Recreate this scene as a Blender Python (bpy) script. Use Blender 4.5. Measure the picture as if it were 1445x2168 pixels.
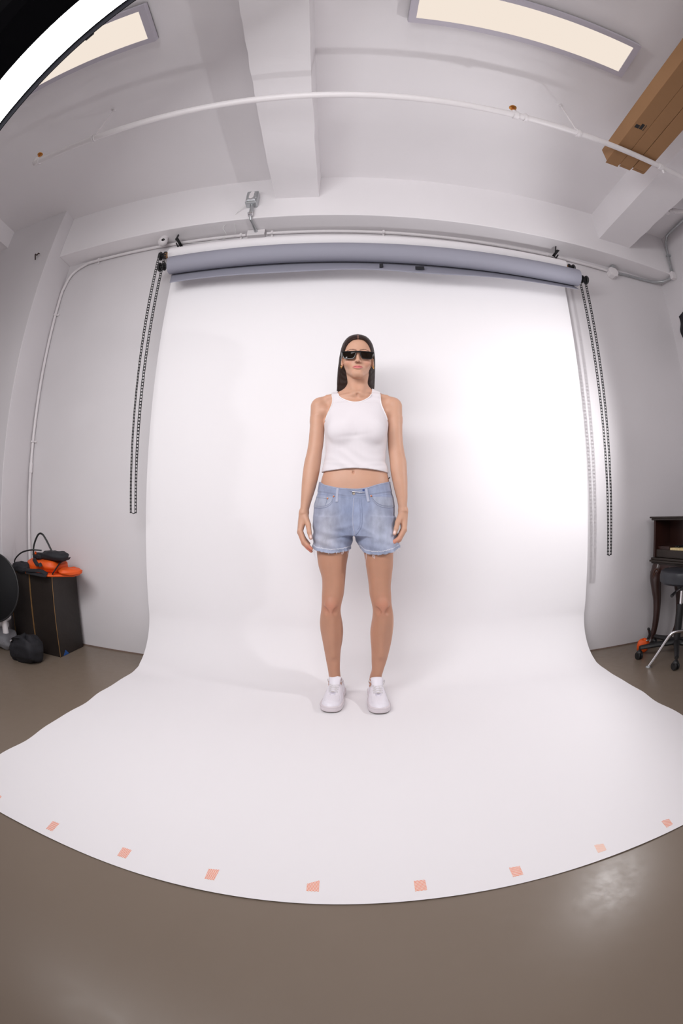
import bpy, bmesh, math, random
import numpy as np
from mathutils import Vector, Matrix

for o in list(bpy.data.objects):
    bpy.data.objects.remove(o)
C = bpy.context.scene.collection
SC = bpy.context.scene
random.seed(4)
PI = math.pi

# ---------------------------------------------------------------- camera (15 mm class fisheye, portrait)
cd = bpy.data.cameras.new('camera')
cam = bpy.data.objects.new('camera', cd); C.objects.link(cam)
cd.type = 'PANO'
cd.panorama_type = 'FISHEYE_EQUISOLID'
cd.sensor_fit = 'HORIZONTAL'
cd.sensor_width = 24.0
cd.fisheye_lens = 929.86 / 1445 * 24.0
cd.fisheye_fov = 6.2
cd.shift_x = -75.16 / 1445
cd.shift_y = -31.77 / 2168
cd.clip_start = 0.02
MR = [[0.9978978942, 0.0641699894, -0.0090556723],
      [-0.0645137242, 0.9969058365, -0.0449080451],
      [0.0061459037, 0.0453978588, 0.9989500798]]
R_ = [MR[i][0] for i in range(3)]; F_ = [MR[i][1] for i in range(3)]; U_ = [MR[i][2] for i in range(3)]
cam.matrix_world = Matrix(((R_[0], U_[0], -F_[0], 0.0), (R_[1], U_[1], -F_[1], 0.0),
                           (R_[2], U_[2], -F_[2], 0.90), (0, 0, 0, 1)))
SC.camera = cam

# ---------------------------------------------------------------- exposure, world, lights
SC.view_settings.view_transform = 'Standard'
SC.view_settings.look = 'None'
SC.view_settings.gamma = 1.0
SC.view_settings.use_curve_mapping = False
SC.view_settings.exposure = 0.0
SC.cycles.max_bounces = 8
SC.cycles.diffuse_bounces = 5
SC.cycles.sample_clamp_indirect = 6.0

wd = bpy.data.worlds.new('room_air'); SC.world = wd; wd.use_nodes = True
wd.node_tree.nodes['Background'].inputs[0].default_value = (0.85, 0.82, 0.88, 1)
wd.node_tree.nodes['Background'].inputs[1].default_value = 0.10

SOFTBOX_POWER = 18.0        # emission strength of the strip diffuser
HEAD_POWER = 34.0           # reflector spill, W
HEAD_BEAM = 5.0            # strobe beam towards the backdrop, W
PANEL_POWER = 0.98          # emission strength of the ceiling panels
STROBE = Vector((1.60, 1.53, 1.47))

def lamp(name, kind, loc, power, color=(1, 1, 1), aim=None, **kw):
    l = bpy.data.lights.new(name, kind); l.energy = power; l.color = color
    for k, v in kw.items():
        setattr(l, k, v)
    o = bpy.data.objects.new(name, l); C.objects.link(o); o.location = loc
    if aim is not None:
        o.rotation_euler = (Vector(aim) - Vector(loc)).to_track_quat('-Z', 'Y').to_euler()
    return o
lamp('strobe_light', 'SPOT', STROBE, HEAD_BEAM, (1.0, 0.985, 1.0), aim=(1.02, 2.42, 1.50), spot_size=math.radians(100), spot_blend=1.0, shadow_soft_size=0.04)
lamp('strobe_spill_light', 'SPOT', STROBE, HEAD_POWER, (1.0, 0.985, 1.0), aim=(-0.6, 2.35, 1.35), spot_size=math.radians(172), spot_blend=0.35, shadow_soft_size=0.03)
# unseen area lights added behind the camera to fill the room
lamp('added_fill_light', 'AREA', (0.1, -2.4, 2.3), 38.0, (1.0, 0.98, 0.995), aim=(0.0, 1.6, 1.2), shape='RECTANGLE', size=2.6, size_y=1.6)

lamp('added_uplight', 'AREA', (-0.5, -1.5, 0.9), 4.5, (1.0, 0.97, 0.99), aim=(-0.6, 1.3, 3.2), shape='RECTANGLE', size=1.0, size_y=0.6, spread=math.radians(110))  # added below the ceiling to brighten it, has no lamp body

# ---------------------------------------------------------------- helpers
def tag(o, label=None, cat=None, group=None, kind=None):
    if label: o['label'] = label
    if cat: o['category'] = cat
    if group: o['group'] = group
    if kind: o['kind'] = kind
    return o

def thing(name, label, cat, loc=(0, 0, 0), group=None):
    o = bpy.data.objects.new(name, None); C.objects.link(o); o.location = loc
    o.empty_display_size = 0.05
    return tag(o, label, cat, group)

class MB:
    """Collects shapes into one mesh; coordinates are world coordinates."""
    def __init__(s):
        s.v = []; s.f = []
    def add(s, vs, fs):
        b = len(s.v); s.v += [tuple(map(float, p)) for p in vs]; s.f += [tuple(i + b for i in f) for f in fs]; return s
    def box(s, a, b):
        x0, y0, z0 = a; x1, y1, z1 = b
        vs = [(x0, y0, z0), (x1, y0, z0), (x1, y1, z0), (x0, y1, z0), (x0, y0, z1), (x1, y0, z1), (x1, y1, z1), (x0, y1, z1)]
        return s.add(vs, [(3, 2, 1, 0), (4, 5, 6, 7), (0, 1, 5, 4), (1, 2, 6, 5), (2, 3, 7, 6), (3, 0, 4, 7)])
    def obox(s, c, ax, ay, az):
        c = Vector(c); ax = Vector(ax); ay = Vector(ay); az = Vector(az)
        vs = [c + i * ax + j * ay + k * az for k in (-1, 1) for i, j in ((-1, -1), (1, -1), (1, 1), (-1, 1))]
        return s.add(vs, [(3, 2, 1, 0), (4, 5, 6, 7), (0, 1, 5, 4), (1, 2, 6, 5), (2, 3, 7, 6), (3, 0, 4, 7)])
    def prism(s, poly, a, b, axis=1):
        """poly of 2D points extruded between a and b on the axis"""
        n = len(poly)
        def P(p, t):
            q = list(p); q.insert(axis, t); return q
        vs = [P(p, a) for p in poly] + [P(p, b) for p in poly]
        fs = [tuple(range(n)), tuple(range(2 * n - 1, n - 1, -1))] + [(i, (i + 1) % n + 0, (i + 1) % n + n, i + n) for i in range(n)]
        return s.add(vs, fs)
    def tube(s, pts, r, n=12, closed=False, caps=True, flat=1.0, up=None):
        pts = [Vector(p) for p in pts]; N = len(pts)
        rs = r if isinstance(r, (list, tuple)) else [r] * N
        b = len(s.v); prev = None
        for i, p in enumerate(pts):
            if closed: t = pts[(i + 1) % N] - pts[i - 1]
            else: t = pts[min(i + 1, N - 1)] - pts[max(i - 1, 0)]
            t.normalize()
            if up is not None:
                a = Vector(up).cross(t)
                if a.length < 1e-4: a = Vector((1, 0, 0)).cross(t)
            elif prev is None:
                a = t.orthogonal()
            else:
                a = prev - prev.dot(t) * t
            a.normalize(); prev = a; c = t.cross(a)
            for k in range(n):
                q = 2 * PI * k / n
                s.v.append(tuple(p + rs[i] * (math.cos(q) * a + flat * math.sin(q) * c)))
        M = N if closed else N - 1
        for i in range(M):
            for k in range(n):
                i2 = (i + 1) % N; k2 = (k + 1) % n
                s.f.append((b + i * n + k, b + i * n + k2, b + i2 * n + k2, b + i2 * n + k))
        if caps and not closed:
            s.f.append(tuple(b + k for k in range(n - 1, -1, -1))); s.f.append(tuple(b + (N - 1) * n + k for k in range(n)))
        return s
    def lathe(s, prof, c, axis=(0, 0, 1), n=24):
        """prof: list of (radius, distance along the axis)"""
        ax = Vector(axis).normalized(); a = ax.orthogonal().normalized(); d = ax.cross(a); c = Vector(c)
        b = len(s.v)
        for r, h in prof:
            for k in range(n):
                q = 2 * PI * k / n
                s.v.append(tuple(c + ax * h + max(r, 1e-5) * (math.cos(q) * a + math.sin(q) * d)))
        for i in range(len(prof) - 1):
            for k in range(n):
                k2 = (k + 1) % n
                s.f.append((b + i * n + k, b + i * n + k2, b + (i + 1) * n + k2, b + (i + 1) * n + k))
        s.f.append(tuple(b + k for k in range(n - 1, -1, -1))); s.f.append(tuple(b + (len(prof) - 1) * n + k for k in range(n)))
        return s
    def ball(s, c, rx, ry=None, rz=None, n=16):
        ry = ry or rx; rz = rz or rx; b = len(s.v); m = n // 2
        for i in range(m + 1):
            t = PI * i / m
            for k in range(n):
                q = 2 * PI * k / n
                s.v.append((c[0] + rx * math.sin(t) * math.cos(q), c[1] + ry * math.sin(t) * math.sin(q), c[2] + rz * math.cos(t)))
        for i in range(m):
            for k in range(n):
                k2 = (k + 1) % n
                s.f.append((b + i * n + k, b + (i + 1) * n + k, b + (i + 1) * n + k2, b + i * n + k2))
        return s
    def grid(s, fn, nu, nv, thick=None):
        b = len(s.v)
        for i in range(nu + 1):
            for j in range(nv + 1):
                s.v.append(tuple(map(float, fn(i / nu, j / nv))))
        for i in range(nu):
            for j in range(nv):
                a = b + i * (nv + 1) + j
                s.f.append((a, a + 1, a + nv + 2, a + nv + 1))
        return s
    def build(s, name, m, parent=None, smooth=False, bevel=0, seg=2, sub=0, solid=0, angle=35):
        me = bpy.data.meshes.new(name); me.from_pydata(s.v, [], s.f); me.update()
        bm = bmesh.new(); bm.from_mesh(me); bmesh.ops.remove_doubles(bm, verts=bm.verts, dist=1e-6)
        bmesh.ops.recalc_face_normals(bm, faces=bm.faces); bm.to_mesh(me); bm.free()
        o = bpy.data.objects.new(name, me); C.objects.link(o)
        if m: me.materials.append(m)
        if smooth:
            me.polygons.foreach_set('use_smooth', [True] * len(me.polygons))
            if smooth == 'auto':
                me.set_sharp_from_angle(angle=math.radians(angle))
        if parent is not None:
            o.parent = parent
            pl = parent.location if parent.parent is None else parent.location
            off = Vector(world_loc(parent))
            me.transform(Matrix.Translation(-off))
        if solid:
            q = o.modifiers.new('thickness', 'SOLIDIFY'); q.thickness = solid; q.offset = 0
        if bevel:
            q = o.modifiers.new('bevel', 'BEVEL'); q.width = bevel; q.segments = seg; q.limit_method = 'ANGLE'; q.angle_limit = math.radians(40)
        if sub:
            q = o.modifiers.new('sub', 'SUBSURF'); q.levels = sub; q.render_levels = sub
        return o

def world_loc(o):
    p = Vector(o.location)
    while o.parent is not None:
        o = o.parent; p = p + Vector(o.location)
    return p

def struct(name, mb, m, **kw):
    o = mb.build(name, m, **kw); o['kind'] = 'structure'; return o

def smooth_path(pts, n=6):
    """Catmull-Rom through the points"""
    P = [Vector(p) for p in pts]; out = []
    P = [2 * P[0] - P[1]] + P + [2 * P[-1] - P[-2]]
    for i in range(1, len(P) - 2):
        for k in range(n):
            t = k / n
            out.append(0.5 * ((2 * P[i]) + (-P[i - 1] + P[i + 1]) * t + (2 * P[i - 1] - 5 * P[i] + 4 * P[i + 1] - P[i + 2]) * t * t + (-P[i - 1] + 3 * P[i] - 3 * P[i + 1] + P[i + 2]) * t ** 3))
    out.append(P[-2]); return out

# ---------------------------------------------------------------- materials
def srgb(r, g, b):
    f = lambda c: (c / 255 / 12.92) if c / 255 <= 0.04045 else ((c / 255 + 0.055) / 1.055) ** 2.4
    return (f(r), f(g), f(b), 1)

def mat(name, col, rough=0.6, metal=0.0, bump=0.0, bscale=40, var=0.0, vscale=6, emis=None, estr=0, spec=0.5, coat=0, detail=4, sheen=0, var2=None, sss=0):
    m = bpy.data.materials.new(name); m.use_nodes = True; nt = m.node_tree; B = nt.nodes['Principled BSDF']
    B.inputs['Base Color'].default_value = col; B.inputs['Roughness'].default_value = rough; B.inputs['Metallic'].default_value = metal
    B.inputs['Specular IOR Level'].default_value = spec
    if coat: B.inputs['Coat Weight'].default_value = coat
    if sheen: B.inputs['Sheen Weight'].default_value = sheen
    if sss:
        B.inputs['Subsurface Weight'].default_value = sss; B.inputs['Subsurface Radius'].default_value = (0.012, 0.005, 0.003); B.inputs['Subsurface Scale'].default_value = 1.0
    if emis:
        B.inputs['Emission Color'].default_value = emis; B.inputs['Emission Strength'].default_value = estr
    tc = nt.nodes.new('ShaderNodeTexCoord')
    if var or var2:
        nz = nt.nodes.new('ShaderNodeTexNoise'); nz.inputs['Scale'].default_value = vscale; nz.inputs['Detail'].default_value = 5
        nt.links.new(tc.outputs['Object'], nz.inputs['Vector'])
        mx = nt.nodes.new('ShaderNodeMix'); mx.data_type = 'RGBA'
        mx.inputs[6].default_value = tuple(c * (1 - var) for c in col[:3]) + (1,) if not var2 else col
        mx.inputs[7].default_value = tuple(min(1, c * (1 + var)) for c in col[:3]) + (1,) if not var2 else var2
        nt.links.new(nz.outputs['Fac'], mx.inputs[0]); nt.links.new(mx.outputs[2], B.inputs['Base Color'])
    if bump:
        n2 = nt.nodes.new('ShaderNodeTexNoise'); n2.inputs['Scale'].default_value = bscale; n2.inputs['Detail'].default_value = detail
        nt.links.new(tc.outputs['Object'], n2.inputs['Vector'])
        bp = nt.nodes.new('ShaderNodeBump'); bp.inputs['Strength'].default_value = bump; bp.inputs['Distance'].default_value = 0.01
        nt.links.new(n2.outputs['Fac'], bp.inputs['Height']); nt.links.new(bp.outputs[0], B.inputs['Normal'])
    return m

def emit(name, col, s):
    m = bpy.data.materials.new(name); m.use_nodes = True; nt = m.node_tree; nt.nodes.clear()
    e = nt.nodes.new('ShaderNodeEmission'); e.inputs[0].default_value = col; e.inputs[1].default_value = s
    o = nt.nodes.new('ShaderNodeOutputMaterial'); nt.links.new(e.outputs[0], o.inputs[0]); return m

M = {}
M['wall'] = mat('painted_plaster', (0.66, 0.635, 0.65, 1), 0.55, bump=0.22, bscale=7, var=0.04, vscale=2.5, detail=10)
M['ceil'] = mat('painted_concrete', (0.80, 0.775, 0.79, 1), 0.6, bump=0.26, bscale=6, var=0.04, vscale=2, detail=10)
M['paper'] = mat('white_paper', (0.84, 0.82, 0.835, 1), 0.75, var=0.006, vscale=1.5, bump=0.01, bscale=3, spec=0.2)
M['white'] = mat('white_enamel', (0.72, 0.69, 0.70, 1), 0.4, var=0.02, vscale=30)
M['grey'] = mat('grey_paper', srgb(146, 146, 158), 0.7, var=0.01, vscale=3, spec=0.2)
M['black'] = mat('black_plastic', (0.012, 0.012, 0.013, 1), 0.4)
M['fabric_black'] = mat('black_nylon', (0.010, 0.010, 0.014, 1), 0.75, bump=0.3, bscale=60)
M['galv'] = mat('galvanised_steel', (0.50, 0.52, 0.53, 1), 0.35, 0.9, var=0.2, vscale=60)
M['chrome'] = mat('chrome', (0.8, 0.8, 0.82, 1), 0.12, 1.0)
M['wire'] = mat('white_cable', (0.7, 0.7, 0.68, 1), 0.5)
M['brass'] = mat('brass_sprinkler', (0.55, 0.25, 0.06, 1), 0.3, 0.8)
M['red'] = mat('red_bulb_glass', (0.45, 0.03, 0.02, 1), 0.15)
M['card'] = mat('cardboard', srgb(150, 112, 76), 0.8, var=0.06, vscale=4, bump=0.03, bscale=90)
M['ply'] = mat('dark_stained_plywood', (0.016, 0.011, 0.009, 1), 0.5, var=0.35, vscale=14, bump=0.1, bscale=30)
M['edge'] = mat('worn_wood_edge', srgb(140, 105, 62), 0.7, var=0.3, vscale=50)
M['mahog'] = mat('mahogany', (0.030, 0.009, 0.006, 1), 0.32, var=0.4, vscale=10, coat=0.3)
M['mahogd'] = mat('dark_mahogany', (0.022, 0.014, 0.010, 1), 0.4, var=0.3, vscale=12)
M['orange'] = mat('orange_vinyl', srgb(222, 84, 14), 0.55, bump=0.15, bscale=18)
M['ivory'] = mat('ivory_keys', srgb(226, 204, 150), 0.4)
M['vinyl'] = mat('charcoal_vinyl', (0.022, 0.024, 0.030, 1), 0.42, bump=0.1, bscale=25)
M['blue'] = mat('blue_tape', srgb(30, 80, 150), 0.6)

def floor_mat():
    m = mat('epoxy_floor', srgb(112, 103, 94), 0.30, spec=0.45)
    nt = m.node_tree; B = nt.nodes['Principled BSDF']; tc = nt.nodes['Texture Coordinate'] if 'Texture Coordinate' in nt.nodes else nt.nodes.new('ShaderNodeTexCoord')
    n = nt.nodes.new('ShaderNodeTexNoise'); n.inputs['Scale'].default_value = 22; n.inputs['Detail'].default_value = 8; n.inputs['Roughness'].default_value = 0.65
    nt.links.new(tc.outputs['Object'], n.inputs['Vector'])
    r = nt.nodes.new('ShaderNodeMapRange'); r.inputs[1].default_value = 0.35; r.inputs[2].default_value = 0.7; r.inputs[3].default_value = 0.29; r.inputs[4].default_value = 0.38
    nt.links.new(n.outputs['Fac'], r.inputs[0]); nt.links.new(r.outputs[0], B.inputs['Roughness'])
    n2 = nt.nodes.new('ShaderNodeTexNoise'); n2.inputs['Scale'].default_value = 3; n2.inputs['Detail'].default_value = 6
    nt.links.new(tc.outputs['Object'], n2.inputs['Vector'])
    mx = nt.nodes.new('ShaderNodeMix'); mx.data_type = 'RGBA'; mx.inputs[6].default_value = srgb(121, 108, 95); mx.inputs[7].default_value = srgb(127, 114, 101)
    nt.links.new(n2.outputs['Fac'], mx.inputs[0]); nt.links.new(mx.outputs[2], B.inputs['Base Color'])
    bp = nt.nodes.new('ShaderNodeBump'); bp.inputs['Strength'].default_value = 0.02; bp.inputs['Distance'].default_value = 0.01
    nt.links.new(n.outputs['Fac'], bp.inputs['Height']); nt.links.new(bp.outputs[0], B.inputs['Normal'])
    return m
M['floor'] = floor_mat()

def stripe_mat(name, c1, c2):
    m = mat(name, c1, 0.6); nt = m.node_tree; B = nt.nodes['Principled BSDF']
    tc = nt.nodes.new('ShaderNodeTexCoord'); w = nt.nodes.new('ShaderNodeTexWave'); w.wave_type = 'BANDS'; w.bands_direction = 'X'; w.wave_profile = 'SAW'
    mp = nt.nodes.new('ShaderNodeMapping'); mp.inputs['Rotation'].default_value = (0, 0, math.radians(-58))
    w.inputs['Scale'].default_value = 1 / 0.0068 / 3.1416 / 2 * 1.0 * 3.1416; w.inputs['Distortion'].default_value = 0
    r = nt.nodes.new('ShaderNodeValToRGB'); r.color_ramp.interpolation = 'CONSTANT'; r.color_ramp.elements[0].color = c1; r.color_ramp.elements[1].position = 0.5; r.color_ramp.elements[1].color = c2
    nt.links.new(tc.outputs['Object'], mp.inputs[0]); nt.links.new(mp.outputs[0], w.inputs['Vector']); nt.links.new(w.outputs['Fac'], r.inputs[0]); nt.links.new(r.outputs[0], B.inputs['Base Color'])
    return m
M['stripe'] = stripe_mat('orange_striped_tape', srgb(236, 120, 70), srgb(240, 228, 222))
M['stripe_pale'] = stripe_mat('worn_orange_striped_tape', srgb(242, 180, 150), srgb(240, 226, 220))

# ================================================================ the room
WY, CX, CY, PY, PZ, CZ, RX = 2.46, -2.29, 2.145, 2.28, 2.815, 3.20, 2.53
struct('floor', MB().box((-3.4, -3.6, -0.12), (RX + 0.1, WY + 0.1, 0.0)), M['floor'])
struct('ceiling', MB().box((-3.4, -3.6, CZ), (RX + 0.1, WY + 0.1, CZ + 0.12)), M['ceil'])
struct('wall_back', MB().box((-3.4, WY, 0), (RX + 0.1, WY + 0.12, CZ)), M['wall'])
struct('wall_right', MB().box((RX, -3.6, 0), (RX + 0.12, WY, CZ)), M['wall'])
struct('wall_left', MB().box((-3.4, -3.6, 0), (-3.28, WY, CZ)), M['wall'])
struct('wall_front', MB().box((-3.4, -3.72, 0), (RX + 0.1, -3.6, CZ)), M['wall'])
def ragged(x0, x1, y0, y1, z0, z1, rough_edges=True):
    """a beam along Y whose lower arrises are slightly broken"""
    b = MB(); n = 60
    rnd = random.Random(int(x0 * 1000) + 7)
    def q(i, j):
        y = y0 + (y1 - y0) * i
        k = int(j * 4 + 0.5)
        w = rnd.uniform(-0.0035, 0.0035) if rough_edges else 0
        return [(x0, y, z1), (x0 + w, y, z0 + w * 0.5), (x1 + w, y, z0 - w * 0.5), (x1, y, z1), (x0, y, z1)][k]
    b.grid(q, n, 4)
    return b
struct('trim_1', ragged(-0.547, -0.252, -3.6, PY + 0.01, 2.99, CZ + 0.01), M['ceil'])
struct('trim_2', ragged(1.79, 2.085, -3.6, PY + 0.01, 2.945, CZ + 0.01), M['ceil'])
struct('trim_3', MB().box((CX, PY, PZ), (RX, WY + 0.01, CZ + 0.01)), M['ceil'], bevel=0.004)
struct('trim_4', MB().box((-3.3, CY, 0), (CX, WY + 0.01, CZ + 0.01)), M['wall'], bevel=0.004)
struct('trim_5', ragged(-3.29, -2.93, -3.6, CY + 0.01, 3.03, CZ + 0.01), M['ceil'])
M['nick'] = mat('chipped_plaster', (0.22, 0.19, 0.19, 1), 0.9)
M['lump'] = M['ceil']
# thin dirty line where the floor coating meets the wall
struct('baseboard_back', MB().box((-2.29, WY - 0.006, 0), (RX, WY, 0.007)), mat('floor_edge_grime', srgb(120, 100, 90), 0.8, var=0.3, vscale=30))

# ================================================================ seamless paper
def bx_left(y, z):
    """left edge of the sheet"""
    if z > 0.02: return -1.228 + 0.012 * min(1, (2.6 - z) / 1.2) - 0.01 * max(0, (0.3 - z) / 0.3)
    t = (2.15 - y) / 1.47
    return -1.226 - 0.075 * t + 0.006 * math.sin(t * 21) * min(1, t * 3)
def bx_right(y, z):
    if z > 0.02: return 1.456 + 0.02 * min(1, (2.6 - z) / 2.0)
    t = (2.15 - y) / 1.47
    return 1.472 - 0.03 * min(1, t * 2) + 0.006 * math.sin(t * 24 + 1) * min(1, t * 3)
prof = []
for k in range(40): prof.append((2.412, 2.645 - (2.645 - 0.30) * k / 40))
for k in range(24):
    a = PI / 2 * k / 24; prof.append((2.115 + 0.30 * math.cos(a), 0.303 - 0.30 * math.sin(a)))
for k in range(61): prof.append((2.115 - (2.115 - 0.684) * k / 60, 0.003))
sweep_c = (2.115, 0.303)
def sheet(u, v):
    i = min(len(prof) - 1, int(round(u * (len(prof) - 1)))); y, z = prof[i]
    xl, xr = bx_left(y, z), bx_right(y, z); x = xl + (xr - xl) * v
    e = 1 - min(v, 1 - v) * 2
    if z < 0.01:
        w = max(0, (e - 0.9) * 10)
        z += 0.0035 * w * (1 + math.sin(y * 26 + v * 9)) * 0.5
        f = max(0, (0.80 - y) / 0.116)
        z += 0.0028 * f * f * (1 + math.sin(x * 9.0 + 1.1) * math.sin(x * 3.1)) * 0.5
        y += 0.004 * f * math.sin(x * 5)
    elif z > 0.3:
        y += 0.0025 * math.sin(x * 3.1 + z * 1.7) + 0.0015 * math.sin(x * 7)
    return (x, y, z)
pb = thing('paper_backdrop', 'wide white seamless paper backdrop hanging from its roll and sweeping over the floor', 'backdrop', (0.12, 2.3, 0))
MB().grid(sheet, len(prof) - 1, 72).build('paper_sheet', M['paper'], pb, smooth=True)
def roll(x0, x1, y, z, r, name, m, parent):
    return MB().tube([(x0 + (x1 - x0) * k / 20, y, z) for k in range(21)], r, 40).build(name, m, parent, smooth='auto')
roll(-1.262, 1.458, 2.365, 2.640, 0.047, 'paper_roll', M['paper'], pb)
MB().tube([(-1.30, 2.365, 2.640), (1.48, 2.365, 2.640)], 0.022, 20).build('roll_core', M['card'], pb, smooth='auto')
def sprocket(x, y, z, s, parent, yoke=True):
    b = MB()
    b.lathe([(0.010, 0), (0.010, 0.035), (0.030, 0.037), (0.030, 0.043), (0.012, 0.045), (0.012, 0.066), (0.030, 0.068), (0.034, 0.074), (0.030, 0.082), (0.008, 0.084)], (x, y, z), (s, 0, 0), 20)
    for k in range(8):
        a = 2 * PI * k / 8
        b.obox((x + s * 0.055, y + 0.018 * math.cos(a), z + 0.018 * math.sin(a)), (0.005, 0, 0), (0, 0.003, 0), (0, 0, 0.003))
    if yoke:
        b.box((x + min(0, s * 0.02), y - 0.008, z - 0.02), (x + max(0, s * 0.02), y + 0.04, z + 0.02))
    return b.build('chain_sprocket', M['black'], parent, smooth='auto')
sprocket(-1.262, 2.365, 2.640, -1, pb)
sprocket(1.458, 2.365, 2.640, 1, pb)
gr = thing('grey_paper_roll', 'thick roll of lavender grey background paper mounted below the white roll', 'paper roll', (0.15, 2.27, 2.3))
MB().tube([(-1.194 + 2.69 * k / 30, 2.275, 2.480 + 0.020 * (k / 30)) for k in range(31)], 0.0625, 44).build('roll', M['grey'], gr, smooth='auto')
def flap(u, v):
    x = -1.205 + 2.685 * u
    top = 2.462 + 0.02 * u; wob = 0.012 * math.sin(u * 9) + 0.006 * math.sin(u * 23)
    y = 2.350 - 0.098 * v + 0.35 * wob * v
    dz = 0.138 if u < 0.6 else 0.138 - 0.12 * (u - 0.6)
    z = top - dz * v + 0.004 * math.sin(u * 17) * v
    return (x + 0.05 * v * (1 - u) * max(0, 1 - u * 40), y, z)
MB().grid(flap, 80, 8).build('loose_end', M['grey'], gr, smooth=True, solid=0.0015)
for xx, w in ((0.163, 0.011), (0.395, 0.027)):
    MB().obox((xx, 2.268, 2.385), (w, 0, 0.002), (0, 0.002, 0), (0, 0.003, 0.016 if w < 0.02 else 0.013)).build('tape_tab', M['fabric_black'], gr)
sprocket(-1.196, 2.275, 2.480, -1, gr); sprocket(1.492, 2.275, 2.498, 1, gr)
def bracket(x, label):
    t = thing('roller_bracket', label, 'bracket', (x, WY, 2.6), 'black wall hooks that carry the paper rolls')
    b = MB(); b.box((x - 0.012, WY - 0.008, 2.40), (x + 0.012, WY, 2.772))
    for z in (2.70, 2.655, 2.48): pass
    b.obox((x, 2.40, 2.770), (0.011, 0, 0), (0, 0.055, 0.0), (0, 0, 0.003))
    b.obox((x - 0.006, 2.365, 2.800), (0.003, 0, 0), (0, 0.008, 0.0), (0.008, 0.0, 0.032))
    b.build('bracket_plate', M['black'], t, bevel=0.001)
    MB().tube([(x, 2.43, 2.77), (x, 2.40, 2.73), (x, 2.36, 2.735)], 0.005, 8).build('hook', M['black'], t, smooth='auto')
bracket(-1.235, 'black roller bracket on the back wall beside the white dome camera')
bracket(1.425, 'black roller bracket on the back wall at the right end of the rolls')

def chain(name, label, A, B, zt, zb, tw, loc):
    t = thing(name, label, 'chain', loc, 'black plastic roller chains hanging beside the backdrop')
    rails = MB(); rungs = MB(); hw = 0.0068; p = 0.0195
    def width(z, k):
        a = tw(z, k); return Vector((math.cos(a), math.sin(a), 0))
    N = int((zt - zb) / p)
    for k, S in enumerate((A, B)):
        def pos(z):
            q = (zt - z) / (zt - zb)
            return Vector((S[0] + (S[2] - S[0]) * q, S[1] + (S[3] - S[1]) * q, z))
        L = []; R2 = []
        for i in range(N + 1):
            z = zt - i * p; c = pos(z); w = width(z, k) * hw
            L.append(c + w); R2.append(c - w)
            rungs.tube([c - w * 1.05, c + w * 1.05], 0.0043, 6)
        rails.tube(L, 0.0023, 5); rails.tube(R2, 0.0023, 5)
    za = zt - N * p
    a = Vector((A[2], A[3], za)); b = Vector((B[2], B[3], za)); m_ = (a + b) / 2 - Vector((0, 0, 0.008))
    rungs.tube([a, m_, b], 0.0018, 6); rungs.tube([a + Vector((0, hw, 0)), m_ + Vector((0, hw, 0)), b + Vector((0, hw, 0))], 0.0013, 6)
    rails.build('side_rails', M['black'], t); rungs.build('rungs', M['black'], t)
chain('roller_chain', 'long black ladder chain hanging left of the backdrop, below the left roller knobs', (-1.298, 2.27, -1.254, 2.28), (-1.252, 2.27, -1.221, 2.28), 2.60, 0.885,
      lambda z, k: (0.2 + 1.35 * min(1, max(0, (2.45 - z) / 0.75))) if k == 0 else (0.05 + 1.3 * min(1, max(0, (1.75 - z) / 0.7))), (-1.25, 2.28, 0.88))
chain('roller_chain', 'long black ladder chain hanging right of the backdrop, reaching lower than the other chain', (1.508, 2.27, 1.552, 2.28), (1.553, 2.27, 1.574, 2.28), 2.50, 0.665,
      lambda z, k: 0.15 + 0.25 * math.sin(z * 2), (1.53, 2.28, 0.66))
for ch in C.objects:
    pass

# ================================================================ tape marks on the paper
TP = [([(-1.123, 0.713), (-1.13, 0.763), (-1.1, 0.763), (-1.09, 0.715)], 'orange striped tape square cut by the left border of the photo', 0),
      ([(-0.867, 0.719), (-0.869, 0.767), (-0.843, 0.768), (-0.843, 0.72)], 'orange striped tape square on the paper edge, far left, second from the left border', 0),
      ([(-0.617, 0.726), (-0.617, 0.769), (-0.588, 0.768), (-0.59, 0.726)], 'orange striped tape square, third from the left border along the front paper edge', 0),
      ([(-0.366, 0.726), (-0.365, 0.769), (-0.337, 0.773), (-0.341, 0.727)], 'orange striped tape square left of the one with a slanted top edge', 0),
      ([(-0.114, 0.729), (-0.114, 0.757), (-0.084, 0.773), (-0.084, 0.729)], 'orange striped tape piece with a slanted top edge, in front of the left sneaker', 0),
      ([(0.144, 0.762), (0.172, 0.763), (0.171, 0.722), (0.142, 0.721)], 'orange striped tape square just right of centre on the front paper edge', 0),
      ([(0.387, 0.758), (0.416, 0.756), (0.414, 0.719), (0.386, 0.718)], 'orange striped tape square left of the faded pale one', 0),
      ([(0.638, 0.754), (0.665, 0.747), (0.659, 0.715), (0.632, 0.716)], 'faded pale orange tape square beside the floor glare', 1),
      ([(0.876, 0.742), (0.904, 0.737), (0.897, 0.704), (0.87, 0.702)], 'orange striped tape square at the far right end of the paper edge', 0)]
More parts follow.
